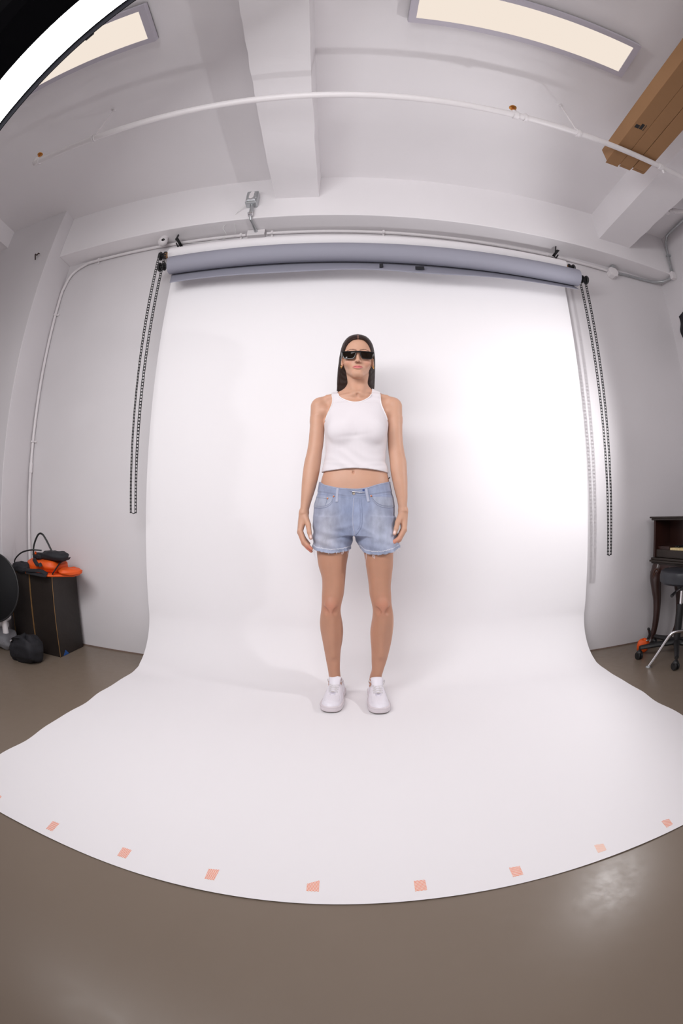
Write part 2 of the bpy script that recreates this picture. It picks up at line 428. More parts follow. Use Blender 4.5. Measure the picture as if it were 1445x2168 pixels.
for q, lab, fade in TP:
    cx = sum(p[0] for p in q) / 4; cy = sum(p[1] for p in q) / 4
    zz = 0.0085
    def qq(i, j, s=1.0):
        return (q[0][0] * (1 - i) * (1 - j) + q[1][0] * (1 - i) * j + q[2][0] * i * j + q[3][0] * i * (1 - j),
                q[0][1] * (1 - i) * (1 - j) + q[1][1] * (1 - i) * j + q[2][1] * i * j + q[3][1] * i * (1 - j))
    b = MB(); n = 6
    def drop(x, y):
        f = max(0, (0.80 - y) / 0.116)
        return 0.003 + 0.0028 * f * f * (1 + math.sin(x * 9.0 + 1.1) * math.sin(x * 3.1)) * 0.5 + 0.0004
    b.grid(lambda i, j: (qq(i, j)[0], qq(i, j)[1], drop(*qq(i, j))), n, n)
    o = b.build('floor_tape', M['stripe_pale'] if fade else M['stripe'], solid=0.0003)
    o.data.transform(Matrix.Translation((-cx, -cy, 0))); o.location = (cx, cy, 0)
    tag(o, lab, 'tape', 'striped tape squares along the front edge of the paper')

M['velvet'] = mat('black_softbox_cloth', (0.003, 0.003, 0.004, 1), 0.9, spec=0.05)
# ================================================================ softbox (upper left, close to the camera)
A_ = Vector((-1.179, 0.499, 2.103)); B_ = Vector((-0.659, 0.285, 2.241))
sn = Vector((0.4395, 0.7325, -0.5199)).normalized(); su = (B_ - A_).normalized(); sv = sn.cross(su).normalized()
sb = thing('softbox', 'large black strip softbox with glowing white face in the top left corner', 'softbox', tuple(A_ + su * 0.3 + sv * 0.2))
def sp(a, b, c): return A_ + su * a + sv * b + sn * c
a0, a1, w0 = -0.62, 1.05, 0.46
MB().add([sp(a0, 0.008, 0), sp(a1, 0.008, 0), sp(a1, w0, 0), sp(a0, w0, 0)], [(0, 1, 2, 3)]).build('diffuser', emit('softbox_diffuser', (1.0, 0.985, 1.0, 1), SOFTBOX_POWER), sb)
b = MB()
def slab(p, q, r_, s_, th, n_):
    n_ = Vector(n_) * th
    b.add([p, q, r_, s_, p + n_, q + n_, r_ + n_, s_ + n_], [(0, 1, 2, 3), (7, 6, 5, 4), (0, 1, 5, 4), (1, 2, 6, 5), (2, 3, 7, 6), (3, 0, 4, 7)])
slab(sp(a0, 0, -0.02), sp(a1, 0, -0.02), sp(a1, 0, 0.022), sp(a0, 0, 0.022), 0.006, -sv)
slab(sp(a0, w0, -0.02), sp(a1, w0, -0.02), sp(a1, w0 - 0.10, 0.11), sp(a0, w0 - 0.02, 0.16), 0.004, sv)
slab(sp(a0, 0, -0.02), sp(a0, w0, -0.02), sp(a0, w0, 0.1), sp(a0, 0, 0.022), 0.006, -su)
slab(sp(a1, 0, -0.02), sp(a1, w0, -0.02), sp(a1, w0, 0.1), sp(a1, 0, 0.022), 0.006, su)
b.build('rim', M['velvet'], sb)
mid = sp((a0 + a1) / 2, w0 / 2, -0.42)
cs = [sp(a0, 0, -0.01), sp(a1, 0, -0.01), sp(a1, w0, -0.01), sp(a0, w0, -0.01)]
ce = [mid + (c - sp((a0 + a1) / 2, w0 / 2, -0.01)) * 0.16 for c in cs]
MB().add(cs + ce, [(0, 1, 5, 4), (1, 2, 6, 5), (2, 3, 7, 6), (3, 0, 4, 7), (4, 5, 6, 7)]).build('black_shell', M['velvet'], sb)
MB().tube([sp(0.405, -0.012, 0.016), sp(0.435, -0.012, 0.016)], 0.007, 8).build('rod_clip', M['black'], sb)
MB().tube([mid, mid - sn * 0.25], 0.06, 20).build('flash_head', M['black'], sb, smooth='auto')

# ================================================================ strobe beside the backdrop (right edge)
st = thing('strobe_lamp', 'bare bright strobe lamp glowing at the right edge of the photo', 'studio lamp', (1.66, 1.50, 1.47))
sd = (STROBE - Vector((1.02, 2.42, 1.50))).normalized()
MB().ball(STROBE + sd * 0.055, 0.026, n=16).build('bulb', emit('strobe_bulb', (1, 0.97, 1, 1), 60.0), st, smooth=True)
MB().lathe([(0.033, 0.085), (0.055, 0.10), (0.058, 0.30), (0.03, 0.31)], STROBE, tuple(sd), 24).build('lamp_housing', M['black'], st, smooth='auto')
p0 = STROBE + sd * 0.18
MB().tube([p0 - Vector((0, 0, 0.05)), (p0.x, p0.y, 0.55)], 0.011, 12).tube([(p0.x, p0.y, 0.85), (p0.x, p0.y, 0.40)], 0.015, 12).build('stand_pole', M['black'], st, smooth='auto')
for ex, ey in ((2.02, 1.45), (1.62, 1.08), (1.67, 1.54)):
    MB().tube([(p0.x, p0.y, 0.52), (ex, ey, 0.012)], 0.009, 8).build('stand_leg', M['black'], st, smooth='auto')

# ================================================================ ceiling light panels
def panel(x0, x1, y0, y1, z, label):
    t = thing('ceiling_light_panel', label, 'ceiling light', ((x0 + x1) / 2, (y0 + y1) / 2, z), 'flat light panels under the ceiling')
    f = 0.035
    b = MB(); zt = z + 0.045
    b.box((x0, y0, z - 0.004), (x1, y0 + f, zt)).box((x0, y1 - f, z - 0.004), (x1, y1, zt)).box((x0, y0 + f, z - 0.004), (x0 + f, y1 - f, zt)).box((x1 - f, y0 + f, z - 0.004), (x1, y1 - f, zt)).box((x0, y0, zt - 0.004), (x1, y1, zt))
    b.build('frame', mat('panel_frame', (0.50, 0.47, 0.53, 1), 0.5), t)
    MB().add([(x0 + f, y0 + f, z), (x1 - f, y0 + f, z), (x1 - f, y1 - f, z), (x0 + f, y1 - f, z)], [(3, 2, 1, 0)]).build('diffuser', emit('panel_diffuser', srgb(246, 232, 218), PANEL_POWER), t)
    for sx in (x0 + 0.2, x1 - 0.45):
        MB().tube([(sx, y0 + 0.01, zt), (sx, y0 + 0.01, CZ)], 0.003, 6).build('hanger_wire', M['galv'], t)
panel(0.186, 1.318, 0.598, 0.886, 3.14, 'long flat ceiling light panel right of the central beam')
panel(-2.15, -1.032, 0.55, 0.838, 3.14, 'flat ceiling light panel half hidden behind the glowing softbox')

# ================================================================ sprinkler pipe
sk = thing('sprinkler_pipe', 'white painted sprinkler pipe crossing the room under the ceiling beams', 'pipe', (-0.2, 1.24, 2.8))
b = MB()
xs = [-1.80 + k * (RX + 1.80) / 40 for k in range(41)]
b.tube([(x, 1.226 + 0.010 * (x + 1.8) / 3.4, 2.80) for x in xs], 0.0185, 20)
b.tube(smooth_path([(-1.80, 1.226, 2.80), (-1.835, 1.226, 2.803), (-1.842, 1.226, 2.835)], 5), 0.022, 14)
b.build('pipe', M['white'], sk, smooth='auto')
def fit(x, r=0.0245, l=0.014):
    yy = 1.226 + 0.010 * (x + 1.8) / 3.4
    return MB().tube([(x - l, yy, 2.80), (x + l, yy, 2.80)], r, 18).build('coupling', M['white'], sk, smooth='auto')
for x, l in ((-1.405, .006), (0.735, .012), (0.785, .006), (1.078, .008), (1.632, .012)): fit(x, 0.0245, l)
def hanger(x, xt, yt):
    yy = 1.226 + 0.010 * (x + 1.8) / 3.4
    b = MB(); b.tube([(x, yy, 2.822), (xt, yt, CZ - 0.004)], 0.0045, 8)
    b.tube([(x + 0.01, yy + 0.022 * math.cos(a), 2.80 + 0.022 * math.sin(a)) for a in [k * PI / 8 for k in range(16)]], 0.003, 6, closed=True)
    b.lathe([(0.014, 0), (0.014, 0.006), (0.006, 0.008)], (xt, yt, CZ), (0, 0, -1), 12)
    b.build('hanger_rod', M['white'], sk, smooth='auto')
hanger(-1.400, -1.462, 1.30); hanger(1.080, 1.112, 1.305)
def sprinkler(x, y, z):
    h = MB(); h.tube([(x, y, z - 0.03), (x, y, z)], 0.011, 12).build('head_socket', M['white'], sk, smooth='auto')
    o = MB().lathe([(0.006, 0), (0.007, 0.012), (0.003, 0.016), (0.003, 0.030), (0.019, 0.032), (0.020, 0.035), (0.004, 0.036)], (x, y, z), (0, 0, 1), 16)
    for s in (-1, 1): o.tube([(x + s * 0.007, y, z), (x + s * 0.013, y, z + 0.015), (x, y, z + 0.03)], 0.0022, 6)
    h = o.build('sprinkler_head', M['brass'], sk, smooth='auto')
    MB().ball((x, y, z + 0.02), 0.004, n=10).build('glass_bulb', M['red'], h, smooth=True)
sprinkler(-1.842, 1.226, 2.845); sprinkler(0.735, 1.233, 2.84)
MB().tube([(1.635, 1.236, 2.825), (1.645, 1.236, 2.79), (1.66, 1.25, 2.765)], 0.008, 8).build('clamp', M['white'], sk, smooth='auto')
s2 = thing('branch_pipe', 'short white sprinkler branch pipe beyond the right beam', 'pipe', (2.4, 1.75, 3.05))
MB().tube([(2.20, 1.79, 3.06), (2.50, 1.62, 3.06), (2.53, 1.60, 3.06)], 0.017, 14).tube([(2.235, 1.77, 3.06), (2.26, 1.756, 3.06)], 0.024, 14).build('pipe', M['white'], s2, smooth='auto')
MB().tube([(2.195, 1.792, 3.075), (2.185, 1.797, 3.035)], 0.022, 14).build('end_cap', M['white'], s2, smooth='auto')

# ================================================================ cardboard boxes on the pipe
rb = random.Random(2)
for k, (x0, x1, y1, z1, lab) in enumerate(((1.340, 1.428, 1.395, 2.925, 'long brown cardboard box with a black printed mark, leftmost of the three on the pipe'),
                                      (1.430, 1.512, 1.385, 2.895, 'long brown cardboard box between two others on the pipe'),
                                      (1.516, 1.606, 1.372, 2.905, 'long brown cardboard box nearest the right beam, on the pipe'))):
    t = thing('cardboard_box', lab, 'box', ((x0 + x1) / 2, 0.1, 2.822), 'long cardboard boxes laid on the sprinkler pipe')
    MB().box((x0, -1.25, 2.8235), (x1, y1 - 0.012, z1)).build('carton', M['card'], t, bevel=0.002)
    e = MB(); g = 0.003
    e.obox(((x0 + x1) / 2, y1 - 0.004, 2.8250), ((x1 - x0) / 2 - g, 0, 0), (0, 0.010, -0.001 + 0.002 * k), (0, 0, 0.0012))
    e.build('end_flap', M['card'], t)
    if k == 0:
        MB().box((x0 + 0.012, 1.02, 2.8222), (x0 + 0.036, 1.048, 2.8236)).box((x0 + 0.040, 1.00, 2.8222), (x0 + 0.058, 1.046, 2.8236)).box((x0 + 0.066, 0.998, 2.8222), (x0 + 0.069, 1.05, 2.8236)).build('printed_mark', M['black'], t)
        # second box shows a torn flap
# ================================================================ wall conduit
cw = thing('white_conduit', 'white painted conduit running up beside the column and along the top of the back wall', 'conduit', (-0.5, 2.44, 2.79))
yq = WY - 0.018
path = [(-2.268, yq, 0.02), (-2.27, yq, 0.6), (-2.272, yq, 1.5), (-2.274, yq, 2.45)]
path += [(-2.262, yq, 2.60), (-2.215, yq, 2.715), (-2.10, yq, 2.775), (-1.96, yq, 2.787), (-1.2, yq, 2.793), (-0.75, yq, 2.792)]
MB().tube(smooth_path(path, 8), 0.0115, 14).build('conduit_run', M['white'], cw, smooth='auto')
MB().tube([(-0.60, yq, 2.792), (0.3, yq, 2.79), (1.3, yq, 2.777), (1.91, yq, 2.765)], 0.0115, 14).build('conduit_run', M['white'], cw, smooth='auto')
def strap(p, d):
    b = MB(); d = Vector(d); p = Vector(p); s = Vector((0, 1, 0)).cross(d).normalized()
    b.obox(p + Vector((0, 0.010, 0)) , s * 0.030, d * 0.007, (0, 0.003, 0)); b.obox(p, s * 0.0135, d * 0.007, (0, 0.0145, 0))
    b.build('strap', M['white'], cw, bevel=0.001)
for p, d in (((-1.965, yq, 2.787), (1, 0, 0)), ((0.19, yq, 2.79), (1, 0, 0)), ((-2.273, yq, 2.36), (0, 0, 1)), ((-2.270, yq, 1.38), (0, 0, 1)), ((1.385, yq, 2.776), (1, 0, 0)), ((-0.785, yq, 2.792), (1, 0, 0)), ((-0.565, yq, 2.792), (1, 0, 0))): strap(p, d)
MB().tube([(-2.27, yq, 1.16), (-2.27, yq, 1.23)], 0.0150, 14).build('coupling', M['white'], cw, smooth='auto')
MB().box((-0.735, WY - 0.05, 2.762), (-0.612, WY, 2.812)).build('junction_box', M['white'], cw, bevel=0.003)
jb = MB(); jb.lathe([(0.045, 0.0), (0.047, 0.004), (0.047, 0.05), (0.044, 0.054), (0.02, 0.056)], (1.955, WY, 2.748), (0, -1, 0), 8)
jb.build('octagon_box', M['white'], cw, bevel=0.003)
MB().box((1.945, WY - 0.06, 2.785), (1.98, WY - 0.02, 2.81)).build('box_connector', M['galv'], cw, bevel=0.003)
cg = thing('steel_conduit', 'bare galvanised conduit bending round the back right corner up to the ceiling', 'conduit', (2.3, 2.43, 2.79))
MB().tube(smooth_path([(2.0, yq, 2.765), (2.10, yq, 2.774), (2.30, yq, 2.782), (2.40, yq - 0.008, 2.787), (2.465, 2.40, 2.79), (2.497, 2.34, 2.79), (2.503, 2.27, 2.79)], 6), 0.011, 14).build('conduit_run', M['galv'], cg, smooth='auto')
MB().tube(smooth_path([(2.503, 2.262, 2.80), (2.503, 2.255, 2.9), (2.503, 2.235, 3.06), (2.503, 2.20, 3.135), (2.503, 2.10, 3.168), (2.503, 1.6, 3.172), (2.503, 0.0, 3.172)], 6), 0.011, 14).build('conduit_run', M['galv'], cg, smooth='auto')
MB().box((2.485, 2.245, 2.765), (RX, 2.285, 2.83)).build('elbow_box', M['white'], cg, bevel=0.004)
MB().box((2.49, 2.228, 2.985), (RX, 2.262, 2.997)).build('strap', M['galv'], cg, bevel=0.001)

# junction box with knuckle arm
ka = thing('metal_junction_box', 'galvanised junction box hanging on a jointed arm above the white conduit', 'junction box', (-0.69, 2.28, 2.9))
MB().box((-0.735, 2.215, 2.915), (-0.655, 2.279, 3.03)).build('box', M['galv'], ka, bevel=0.008, seg=3)
MB().box((-0.722, 2.206, 2.935), (-0.668, 2.216, 2.942)).ball((-0.665, 2.212, 2.96), 0.006, n=8).ball((-0.728, 2.212, 2.93), 0.006, n=8).build('cover_screws', M['chrome'], ka, smooth='auto')
MB().prism([(-0.713, 2.955), (-0.695, 2.95), (-0.682, 2.965), (-0.680, 3.015), (-0.700, 3.02), (-0.712, 3.0)], 2.208, 2.216, 1).build('white_sticker', M['white'], ka)
MB().tube([(-0.692, 2.245, 2.92), (-0.686, 2.250, 2.87), (-0.690, 2.252, 2.835)], [0.011, 0.015, 0.011], 12).tube([(-0.690, 2.252, 2.825), (-0.686, 2.268, 2.800), (-0.680, 2.33, 2.797), (-0.672, 2.415, 2.795)], [0.010, 0.009, 0.008, 0.013], 12).build('arm', M['galv'], ka, smooth='auto')
MB().lathe([(0.017, -0.012), (0.019, -0.008), (0.019, 0.008), (0.017, 0.012)], (-0.690, 2.248, 2.832), (0, 1, -0.3), 16).build('knuckle', M['chrome'], ka, smooth='auto')

# dome camera
dc = thing('dome_camera', 'small white ball security camera with a black lens above the left end of the rolls', 'security camera', (-1.35, 2.36, 2.815))
MB().tube([(-1.352, 2.375, 2.815), (-1.350, 2.365, 2.79)], 0.030, 24).build('mount', M['white'], dc, smooth='auto')
MB().ball((-1.345, 2.350, 2.765), 0.037, n=28).build('ball', M['white'], dc, smooth=True)
MB().ball((-1.330, 2.319, 2.757), 0.014, 0.008, 0.011, n=16).build('lens', mat('black_glass', (0.01, 0.01, 0.01, 1), 0.08), dc, smooth=True)

wr = MB().tube(smooth_path([(-0.722, 2.262, 2.925), (-0.76, 2.25, 2.90), (-0.83, 2.30, 2.845), (-0.89, 2.33, 2.80), (-0.875, 2.38, 2.765), (-0.95, 2.40, 2.745), (-1.06, 2.405, 2.74), (-1.20, 2.41, 2.77), (-1.23, 2.42, 2.79)], 8), 0.0016, 6).tube(smooth_path([(-0.83, 2.30, 2.845), (-0.81, 2.33, 2.81), (-0.82, 2.40, 2.775), (-0.9, 2.41, 2.75)], 8), 0.0014, 6).build('thin_cable', M['wire'])
tag(wr, 'thin white cable drooping from the metal junction box to the left bracket', 'cable')
hk = MB().tube(smooth_path([(-2.44, CY - 0.002, 2.755), (-2.435, CY - 0.03, 2.79), (-2.41, CY - 0.03, 2.775), (-2.40, CY - 0.03, 2.79), (-2.385, CY - 0.03, 2.78)], 5), 0.005, 8).build('rusty_hook', mat('rusty_iron', (0.06, 0.035, 0.03, 1), 0.8, 0.4))
tag(hk, 'small rusty hook sticking out of the left column', 'hook')
hc = MB().grid(lambda u, v: (2.505 + 0.012 * math.sin(v * 14), 2.325 - 0.35 * u + 0.012 * math.sin(v * 5), 2.44 + 0.10 * u - 0.40 * v), 10, 24).build('hanging_cloth', M['fabric_black'], smooth=True, solid=0.004)
tag(hc, 'black cloth hanging on the right wall, just inside the right border', 'cloth')

# ================================================================ left corner: crates, bags, reflector, radiator pipes
for x0, x1, lab in ((-2.205, -2.003, 'tall dark plywood crate stood on end, left of its twin'), (-1.998, -1.786, 'tall dark plywood crate stood on end, nearer the backdrop')):
    t = thing('plywood_crate', lab, 'crate', ((x0 + x1) / 2, 2.28, 0), 'dark plywood crates stood on end in the left corner')
    MB().box((x0, 2.135, 0), (x1, 2.42, 0.505)).build('body', M['ply'], t, bevel=0.004)
    e = MB(); w = 0.0022
    for x in (x0, x1): e.box((x - w if x == x1 else x - 0.0006, 2.1335, 0.004), (x + 0.0006 if x == x1 else x + w, 2.1365, 0.502))
    e.box((x0, 2.1335, 0.5025), (x1, 2.1365, 0.5060)).box((x1 - w, 2.135, 0.5025), (x1 + 0.0008, 2.42, 0.5058))
    e.build('worn_edges', M['edge'], t)
MB().prism([(2.17, 0.002), (2.20, 0.035), (2.235, 0.002)], -1.7862, -1.785, 0).build('blue_tape', M['blue'], t)

def cushion(c, sx, sy, sz, seed, e=2.6, n=36, noise=0.12):
    rnd = random.Random(seed); ph = [rnd.uniform(0, 6) for _ in range(6)]; b = MB()
    def f(u, v):
        a = 2 * PI * u; t = PI * (v - 0.5)
        ct, st_ = math.cos(t), math.sin(t); ca, sa = math.cos(a), math.sin(a)
        pw = lambda x, p: math.copysign(abs(x) ** p, x)
        x = sx * pw(ct, 0.55) * pw(ca, 2 / e); y = sy * pw(ct, 0.55) * pw(sa, 2 / e); z = sz * pw(st_, 0.9)
        w = 1 + noise * (math.sin(3 * a + ph[0]) * math.sin(2 * t + ph[1]) + 0.5 * math.sin(5 * a + 4 * t + ph[2]) * math.cos(3 * t + ph[3]) + 0.4 * math.sin(9 * t + 2 * math.sin(2 * a + ph[4])))
        return (c[0] + x * (1 + (w - 1) * 0.4), c[1] + y * (1 + (w - 1) * 0.4), c[2] + z * w)
    b.grid(f, n, n // 2); return b
ob = thing('orange_sandbag', 'bright orange saddle bag with black straps slumped on top of the dark crates', 'bag', (-1.9, 2.2, 0.505))
MB().prism([(-2.09, 2.13), (-1.80, 2.105), (-1.665, 2.22), (-1.675, 2.31), (-1.76, 2.42), (-2.07, 2.40)], 0.507, 0.522, 2).build('orange_base', M['orange'], ob, bevel=0.006, seg=3)
cushion((-1.93, 2.26, 0.555), 0.155, 0.115, 0.045, 3).build('orange_pouch', M['orange'], ob, smooth=True)
cushion((-1.715, 2.25, 0.535), 0.085, 0.095, 0.022, 5, e=1.6).build('orange_pouch', M['orange'], ob, smooth=True)
cushion((-2.09, 2.16, 0.535), 0.085, 0.055, 0.035, 8).build('black_pouch', M['fabric_black'], ob, smooth=True)
for pts in ([(-2.05, 2.12, 0.53), (-1.95, 2.10, 0.535), (-1.86, 2.10, 0.54), (-1.80, 2.10, 0.525)], [(-2.0, 2.11, 0.52), (-1.9, 2.095, 0.518), (-1.80, 2.09, 0.517)], [(-1.80, 2.36, 0.60), (-1.78, 2.24, 0.59), (-1.77, 2.15, 0.545), (-1.765, 2.12, 0.53)], [(-1.96, 2.15, 0.60), (-1.90, 2.12, 0.57), (-1.87, 2.11, 0.58), (-1.86, 2.11, 0.565)]):
    MB().tube(smooth_path(pts, 5), 0.013, 8, flat=0.35).build('strap', M['fabric_black'], ob, smooth='auto')
kb = thing('black_sandbag', 'small black bag lying on top of the orange one', 'bag', (-1.86, 2.25, 0.6))
cushion((-1.835, 2.235, 0.622), 0.115, 0.07, 0.030, 11, e=2.0).build('pouch', M['fabric_black'], kb, smooth=True)
cushion((-1.965, 2.22, 0.612), 0.055, 0.045, 0.022, 12, e=2.2).build('pouch', M['fabric_black'], kb, smooth=True)
MB().box((-1.965, 2.165, 0.628), (-1.952, 2.172, 0.645)).build('orange_tag', M['orange'], kb)
cb = MB().tube(smooth_path([(-2.01, 2.20, 0.615), (-2.008, 2.21, 0.68), (-1.975, 2.22, 0.745), (-1.935, 2.22, 0.752), (-1.895, 2.22, 0.715), (-1.85, 2.22, 0.655), (-1.83, 2.22, 0.64)], 8), 0.0065, 8)
cb.tube(smooth_path([(-2.14, 2.13, 0.555), (-2.12, 2.12, 0.59), (-2.05, 2.12, 0.635), (-1.97, 2.14, 0.655), (-1.90, 2.17, 0.655)], 8), 0.005, 8)
tag(cb.build('black_cable', M['black'], smooth='auto'), 'black cable looping above the orange bag on the crates', 'cable')
fb = thing('floor_sandbag', 'slumped black fabric bag on the floor in front of the dark crates', 'bag', (-1.97, 1.99, 0))
cushion((-1.925, 1.955, 0.080), 0.105, 0.085, 0.080, 21, noise=0.16, e=3.6).build('bag_body', M['fabric_black'], fb, smooth=True)
cushion((-2.005, 1.935, 0.062), 0.05, 0.06, 0.062, 23, noise=0.15).build('side_pocket', M['fabric_black'], fb, smooth=True)
MB().tube(smooth_path([(-2.01, 1.895, 0.115), (-1.98, 1.88, 0.150), (-1.93, 1.89, 0.155)], 6), 0.008, 8, flat=0.4).build('handle', M['fabric_black'], fb, smooth='auto')
MB().ball((-2.015, 1.885, 0.125), 0.006, n=8).ball((-1.998, 1.882, 0.134), 0.005, n=8).build('buckle', M['chrome'], fb, smooth=True)
M['disc'] = mat('black_reflector_cloth', (0.004, 0.004, 0.005, 1), 0.6, spec=0.2)
rd = thing('folded_reflector', 'round black collapsible reflector leaning at the left border', 'reflector', (-2.12, 1.9, 0.24))
ax = Vector((0.35, -0.93, 0.18)).normalized()
MB().lathe([(0.001, -0.004), (0.205, -0.004), (0.212, 0.0), (0.205, 0.004), (0.001, 0.004)], (-2.165, 1.905, 0.430), tuple(ax), 48).build('disc', M['disc'], rd, smooth='auto')
q0 = ax.orthogonal().normalized(); q1 = ax.cross(q0)
MB().tube([Vector((-2.165, 1.905, 0.430)) + 0.209 * (math.cos(a) * q0 + math.sin(a) * q1) for a in [k * 2 * PI / 48 for k in range(48)]], 0.006, 8, closed=True).build('rim', M['black'], rd, smooth=True)
rp = thing('radiator_pipes', 'white painted radiator pipes and valve low in the left corner', 'radiator pipe', (-2.1, 1.93, 0.1))
MB().tube([(-2.75, 2.02, 0.20), (-2.21, 2.06, 0.255)], 0.020, 14).tube([(-2.75, 2.02, 0.09), (-2.21, 2.06, 0.165)], 0.020, 14).build('pipe', M['white'], rp, smooth='auto')
MB().tube([(-2.108, 1.94, 0.15), (-2.105, 1.935, 0.29), (-2.115, 1.93, 0.30)], [0.022, 0.019, 0.027], 14).tube([(-2.105, 1.94, 0.235), (-2.14, 2.02, 0.235)], 0.022, 12).ball((-2.092, 1.93, 0.292), 0.03, 0.024, 0.026, n=14).build('valve', M['white'], rp, smooth='auto')
cushion((-2.30, 2.05, 0.07), 0.16, 0.08, 0.065, 31).build('insulation', mat('grey_lagging', (0.25, 0.25, 0.27, 1), 0.9, bump=0.5, bscale=50), rp, smooth=True)

# ================================================================ right corner: keyboard cabinet, stool, chair, orange pouch
kc = thing('keyboard_cabinet', 'antique mahogany keyboard cabinet with curved legs against the right wall', 'cabinet', (2.0, 2.36, 0))
KO = Vector((2.022, 2.376, 0)); KS = Vector((0.155, -0.988, 0)); KD = Vector((0.988, 0.155, 0))
def kb_(mb): mb.v = [tuple(KO + KS * p[0] + KD * p[1] + Vector((0, 0, p[2]))) for p in mb.v]; return mb
KL, KW = 1.12, 0.30
kb_(MB().box((-0.018, -0.030, 0.882), (KL, KW, 0.893)).box((-0.010, -0.018, 0.868), (KL, KW, 0.884))).build('top', M['mahogd'], kc, bevel=0.005, seg=3)
kb_(MB().box((0, 0, 0.620), (0.018, KW, 0.870))).build('side_panel', M['mahog'], kc, bevel=0.002)
kb_(MB().box((KL - 0.018, 0, 0.620), (KL, KW, 0.870))).build('side_panel', M['mahog'], kc, bevel=0.002)
kb_(MB().box((0.018, 0.175, 0.690), (KL - 0.018, 0.190, 0.870))).build('back_panel', M['mahog'], kc)
kb_(MB().box((0.16, 0.162, 0.745), (KL - 0.12, 0.176, 0.838))).build('music_panel', mat('polished_panel', (0.10, 0.055, 0.04, 1), 0.25, coat=0.5), kc, bevel=0.003)
kb_(MB().box((0.018, 0.012, 0.620), (KL - 0.018, 0.030, 0.672))).build('key_slip', M['mahogd'], kc, bevel=0.002)
kb_(MB().box((0.018, 0.030, 0.620), (0.130, 0.175, 0.694))).build('key_block', M['mahog'], kc, bevel=0.002)
kb_(MB().box((0.130, 0.030, 0.618), (KL - 0.018, 0.175, 0.668))).build('key_bed', M['mahogd'], kc)
for k in range(40):
    a = 0.133 + k * 0.0225
    kb_(MB().box((a, 0.034, 0.670), (a + 0.0213, 0.170, 0.686))).build('white_key', M['ivory'], kc, bevel=0.001, seg=1)
for k in range(40):
    if k % 7 in (0, 1, 3, 4, 5):
        a = 0.133 + (k + 1) * 0.0225 - 0.006
        kb_(MB().box((a, 0.075, 0.686), (a + 0.012, 0.170, 0.697))).build('black_key', M['black'], kc, bevel=0.001, seg=1)
kb_(MB().box((-0.010, -0.014, 0.602), (KL, KW, 0.618)).box((-0.018, -0.022, 0.588), (KL, KW, 0.602)).box((-0.008, -0.010, 0.576), (KL, KW, 0.588))).build('moulding', M['mahogd'], kc, bevel=0.004, seg=3)
def cab_leg(s_, d_, t):
    pts = [(0, 0, 0.585), (-0.006, -0.008, 0.545), (-0.012, -0.022, 0.49), (-0.010, -0.016, 0.42), (-0.002, 0, 0.32), (0.002, 0.004, 0.21), (0.0, 0.0, 0.12), (-0.008, -0.012, 0.055), (-0.010, -0.018, 0.02), (-0.010, -0.018, 0.0)]
    rr = [0.044, 0.048, 0.046, 0.038, 0.030, 0.025, 0.022, 0.024, 0.032, 0.028]
    P = smooth_path([(s_ + a, d_ + b_, c) for a, b_, c in pts], 4); n = len(P)
    R3 = [rr[min(9, int(i / 4))] + (rr[min(9, int(i / 4) + 1)] - rr[min(9, int(i / 4))]) * ((i % 4) / 4) for i in range(n)]
    o = kb_(MB().tube(P, R3, 16)).build('leg', M['mahog'], t, smooth='auto')
    cm = mat('carved_mahogany', (0.07, 0.025, 0.012, 1), 0.4)
    for q in ([(-0.005, -0.066, 0.50), (0.010, -0.068, 0.535), (0.026, -0.058, 0.545), (0.036, -0.046, 0.53)], [(0.0, -0.067, 0.48), (0.016, -0.064, 0.52), (0.030, -0.052, 0.522)], [(-0.052, -0.036, 0.47), (-0.054, -0.036, 0.50), (-0.046, -0.046, 0.52)]):
        kb_(MB().tube(smooth_path([(s_ + a, d_ + b_, c) for a, b_, c in q], 5), 0.0035, 8)).build('carved_scroll', cm, o, smooth='auto')
for s_, d_ in ((0.035, 0.04), (KL - 0.04, 0.04), (0.095, 0.245), (KL - 0.04, 0.255)): cab_leg(s_, d_, kc)
kb_(MB().prism([(0.05, 0.580), (KL - 0.05, 0.580), (KL - 0.05, 0.53), (KL - 0.15, 0.56), (0.15, 0.56), (0.10, 0.54), (0.07, 0.52), (0.05, 0.52)], 0.006, 0.020, 1)).build('apron', M['mahog'], kc, bevel=0.002)

HXS, HYS = 2.015, 2.035
ro = thing('rolling_stool', 'rolling stool with round charcoal vinyl seat on a black five arm base', 'stool', (HXS, HYS, 0))
MB().lathe([(0.10, 0.478), (0.145, 0.480), (0.158, 0.492), (0.162, 0.530), (0.156, 0.556), (0.14, 0.566), (0.001, 0.570)], (HXS, HYS, 0), (0, 0, 1), 40).build('seat', M['vinyl'], ro, smooth='auto')
MB().tube([(HXS - 0.03, HYS - 0.02, 0.466), (HXS, HYS, 0.466), (HXS, HYS, 0.478)], 0.03, 12).build('seat_plate', M['black'], ro, smooth='auto')
MB().tube([(HXS, HYS, 0.32), (HXS, HYS, 0.47)], 0.0125, 14).build('gas_column', M['chrome'], ro, smooth='auto')
MB().tube([(HXS, HYS, 0.10), (HXS, HYS, 0.35)], 0.024, 16).build('column_cover', M['black'], ro, smooth='auto')
lv = MB().tube([(HXS - 0.02, HYS - 0.02, 0.466), (HXS - 0.115, HYS - 0.05, 0.440)], 0.004, 8).build('height_lever', M['chrome'], ro, smooth='auto')
MB().tube([(HXS - 0.11, HYS - 0.048, 0.441), (HXS - 0.155, HYS - 0.062, 0.424)], [0.008, 0.011], 10).build('lever_grip', M['black'], lv, smooth='auto')
